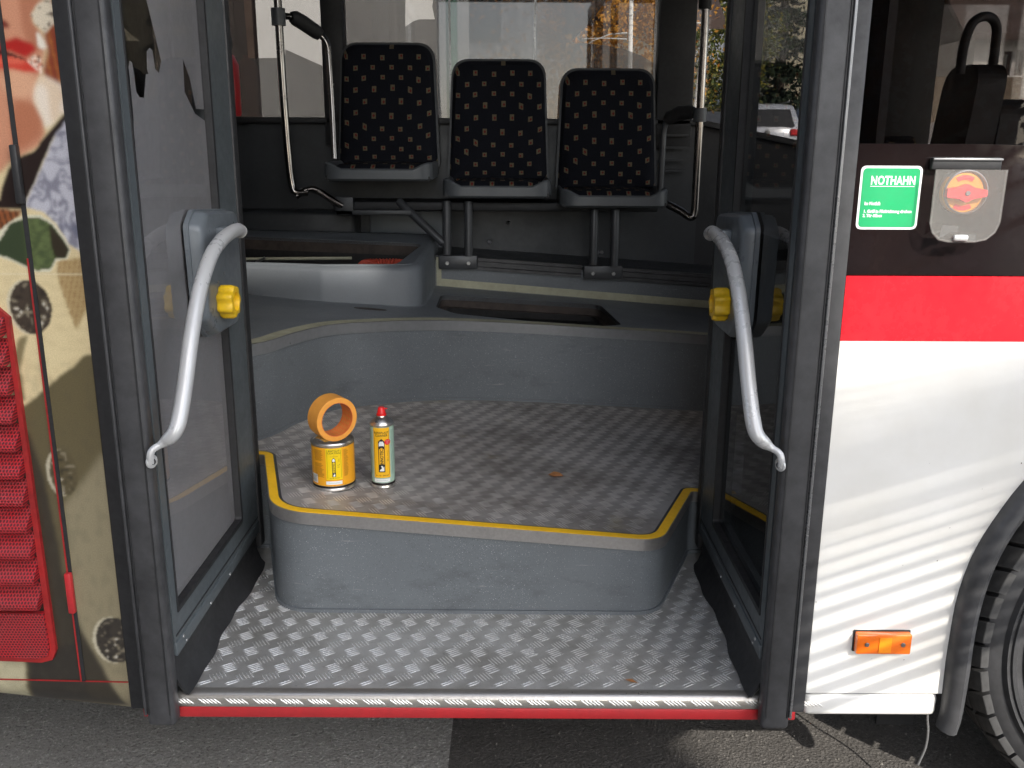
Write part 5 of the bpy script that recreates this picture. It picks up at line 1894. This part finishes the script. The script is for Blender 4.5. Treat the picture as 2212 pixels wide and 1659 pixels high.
# ---- parked cars
def car(name, loc, rz, paint, label, kind='suv', scale=1.0):
    m = worn('car_paint_' + name, paint, .25, .3, amt=.04, coat=.6, bump=0)
    c = empty(name, loc)
    c.rotation_euler = (0, 0, rz)
    tag(c, label, 'car', 'cars parked beyond the bus')
    # rear of the car at y = 0, front at +y
    if kind == 'suv':
        prof = [(0, .42), (-.04, .62), (-.05, .88), (.02, 1.02), (.22, 1.52), (.42, 1.64), (1.3, 1.69), (2.2, 1.64), (2.6, 1.50), (3.15, 1.10), (4.1, .95), (4.4, .75), (4.42, .42), (4.2, .25), (.2, .25)]
        belt = 1.0
    else:
        prof = [(0, .38), (-.03, .72), (.05, .92), (.5, 1.0), (1.15, 1.38), (1.6, 1.46), (2.4, 1.43), (3.25, .98), (4.15, .82), (4.35, .6), (4.35, .35), (4.1, .22), (.2, .22)]
        belt = .95
    bm = bmesh.new()
    lo, hi = [], []
    cols = []
    for xx in (-.9, -.84, -.45, 0, .45, .84, .9):
        row = []
        for (yy, zz) in prof:
            w_ = xx
            t = max(0, (zz - belt) / .7)
            w_ = xx * (1 - .26 * t)
            e_ = (abs(xx) / .9) ** 4
            yc = 2.15
            row.append(bm.verts.new((w_, yc + (yy - yc) * (1 - .05 * e_), zz - .03 * e_ * (1 if zz > .8 else 0))))
        cols.append(row)
    n_ = len(prof)
    for a, b in zip(cols[:-1], cols[1:]):
        for k in range(n_):
            bm.faces.new((a[k], a[(k + 1) % n_], b[(k + 1) % n_], b[k]))
    bm.faces.new(cols[0]); bm.faces.new(cols[-1][::-1])
    from_bm('body', bm, m, c, True)

    def quad(nm, pts, mat):
        return prism(nm, [[(0, 0), (1, 0), (1, 1), (0, 1)]], lambda a, b: tuple(Vector(pts[0]).lerp(Vector(pts[1]), a).lerp(Vector(pts[3]).lerp(Vector(pts[2]), a), b)),
                     lambda a, b: tuple(Vector(pts[0]).lerp(Vector(pts[1]), a).lerp(Vector(pts[3]).lerp(Vector(pts[2]), a), b) + Vector((0, .02, 0))), mat, c)
    if kind == 'suv':
        quad('rear_window', [(-.70, -.012 + .04, 1.06), (.70, -.012 + .04, 1.06), (.58, .21, 1.50), (-.58, .21, 1.50)], 'pane_far')
        for s_ in (-1, 1):
            box('tail_light', (s_ * .72 - .13, s_ * .72 + .13, -.075, .1, .84, 1.00), 'valve_red', c, .02)
            box('roof_rail', (s_ * .60 - .02, s_ * .60 + .02, .5, 2.2, 1.69, 1.74), 'bolt', c, .01)
            disc('badge', (0, -.066, .93), (0, -1, 0), .07, .015, 'bolt', c, 24) if s_ > 0 else None
        box('bumper', (-.88, .88, -.09, .1, .35, .55), 'foam', c, .03)
        box('number_plate', (-.26, .26, -.10, -.05, .66, .78), 'paper', c)
        tube('aerial', [(.1, .45, 1.64), (.12, .3, 1.80)], .008, 'foam', c, 6)
    else:
        quad('windscreen', [(-.74, 3.20, 1.02), (.74, 3.20, 1.02), (.55, 2.46, 1.43), (-.55, 2.46, 1.43)], 'pane_far')
        quad('rear_window', [(-.66, .50, 1.02), (.66, .50, 1.02), (.56, 1.10, 1.37), (-.56, 1.10, 1.37)], 'pane_far')
        for s_ in (-1, 1):
            box('headlight', (s_ * .68 - .16, s_ * .68 + .16, 4.12, 4.30, .62, .76), 'paper', c, .03)
            box('wing_mirror', (s_ * .98 - .1, s_ * .98 + .1, 2.95, 3.05, .98, 1.10), m, c, .03)
        box('bumper', (-.86, .86, 4.2, 4.40, .3, .5), m, c, .03)
    for s_ in (-1, 1):
        quad2 = [(s_ * .80, .75, 1.06), (s_ * .80, 2.6, 1.06), (s_ * .70, 2.2, 1.45), (s_ * .70, .9, 1.45)]
        if kind != 'suv':
            quad2 = [(s_ * .845, 1.0, .99), (s_ * .845, 2.95, .99), (s_ * .74, 2.35, 1.34), (s_ * .74, 1.4, 1.34)]
        tr_ = [Vector(p) for p in quad2]
        V = [tuple(p + Vector((s_ * .04, 0, 0))) for p in tr_] + [tuple(p) for p in tr_]
        raw('side_window', V, [(0, 1, 2, 3), (4, 5, 6, 7), (0, 1, 5, 4), (1, 2, 6, 5), (2, 3, 7, 6), (3, 0, 4, 7)], 'pane_far', c)
        for yy in (.85, 3.5):
            lathe('wheel', [(0, -.1), (.2, -.1), (.31, -.09), (.33, -.06), (.33, .06), (.31, .09), (.2, .1), (0, .1)], 'rubber', c, 20, (s_ * .80, yy, .33), Matrix.Rotation(rad(90), 3, 'Y'))
    return c


car('parked_suv', (6.6, 23.2, terr(6.6, 23.2)), rad(-5), (.62, .63, .66), 'silver estate car seen from behind through the right door leaf')
car('parked_car', (4.65, 24.3, terr(5, 22)), rad(180), (.62, .65, .70), 'pale saloon car facing the bus left of the silver one', 'sedan')
car('parked_car', (8.75, 24.6, terr(8.0, 24)), rad(-5), (.12, .16, .24), 'dark blue car half hidden right of the silver one', 'sedan')

# ---- street side behind the camera (mirrored in the panes)
tree('rusty_tree', (4.2, -8.5, 0), 5, (1.2, 1.6, 2.2), 5000, .07, 'rusty', 'bark', 'rust coloured autumn tree across the street behind the camera', 'tree', r0=.1, rs=22)

# unseen tower added across the street to shade the doorway from the sun
SL = Vector(SUN)
tw = empty('shade_tower', (0, 0, 0))
tag(tw, 'unseen narrow tower added behind the camera to shade the doorway', 'tower')
ty_ = 9.0
xr_ = .575 + SL.x / -SL.y * ty_
box('shade_tower_wall', (xr_ - 2.1, xr_, -ty_ - 2.0, -ty_, 0, 9.4), 'plaster_grey', tw)
box('shade_tower_roof', (xr_ - 2.1, xr_, -ty_ - 2.0, -ty_, 9.4, 9.7), 'roof_brown', tw)
# unseen screen added right of the camera, shaped to throw the panel stripes
ss = empty('stripe_screen', (0, 0, 0))
tag(ss, 'unseen screen of thin battens added right of the camera to cast stripes', 'screen')
zk = [.282, .324, .363, .406, .455, .501, .541, .577, .611, .644, .675, .702, .731, .753, .773, .789, .81, .829, .85, .872, .893, .915, .938, .962]
for k, z_ in enumerate(zk):
    q = k / (len(zk) - 1)
    t_ = 1.35 + 2.6 * q
    sl_ = .44 - .24 * q
    A = Vector((.50, 0, z_ - .1 * sl_)) + SL * t_
    B = Vector((1.45, 0, z_ + .85 * sl_)) + SL * t_
    wd_ = .0138 - .0075 * q
    tube('batten', [A, B], wd_, 'fence', ss, 8)
for q, xx in ((0, .50), (1, 1.45)):
    P0 = Vector((xx, 0, zk[0] + (-.1 if q == 0 else .85) * .44)) + SL * 1.35
    P1 = Vector((xx, 0, zk[-1] + (-.1 if q == 0 else .85) * .20)) + SL * 3.95
    P0.x += (-.02 if q == 0 else .02); P1.x += (-.02 if q == 0 else .02)
    tube('post', [(P0.x, P0.y, 0), P0, P1], .018, 'fence', ss, 8)

# unseen dark building added left behind the camera to shut out sky light
db = empty('sky_blocker_building', (0, 0, 0))
tag(db, 'unseen dark building added left behind the camera to block sky light', 'building')
box('wall', (-12, -1.15, -8.5, -2.9, 0, 6.3), 'wood_dark', db)
extr('roof', [(-9.0, 6.2), (-5.85, 7.8), (-2.7, 6.2), (-2.7, 6.45), (-5.85, 8.05), (-9.0, 6.45)], 'x', -12.4, -.9, 'roof_brown', db)

# unseen board added across the street to keep sun off the side window
bb = empty('sun_blocker_board', (0, 0, 0))
tag(bb, 'unseen board on two posts added across the street to block the sun', 'sun blocker')
t_ = 6.0 / -SL.y
o_ = SL * t_
box('board', (.45 + o_.x, 3.6 + o_.x, -6.06, -6.0, 1.44 + o_.z, 2.9 + o_.z), 'paper', bb)
for px_ in (3.1, 3.5):
    box('post', (px_ + o_.x - .06, px_ + o_.x + .06, -6.2, -6.08, 0, 2.9 + o_.z), 'bolt', bb)
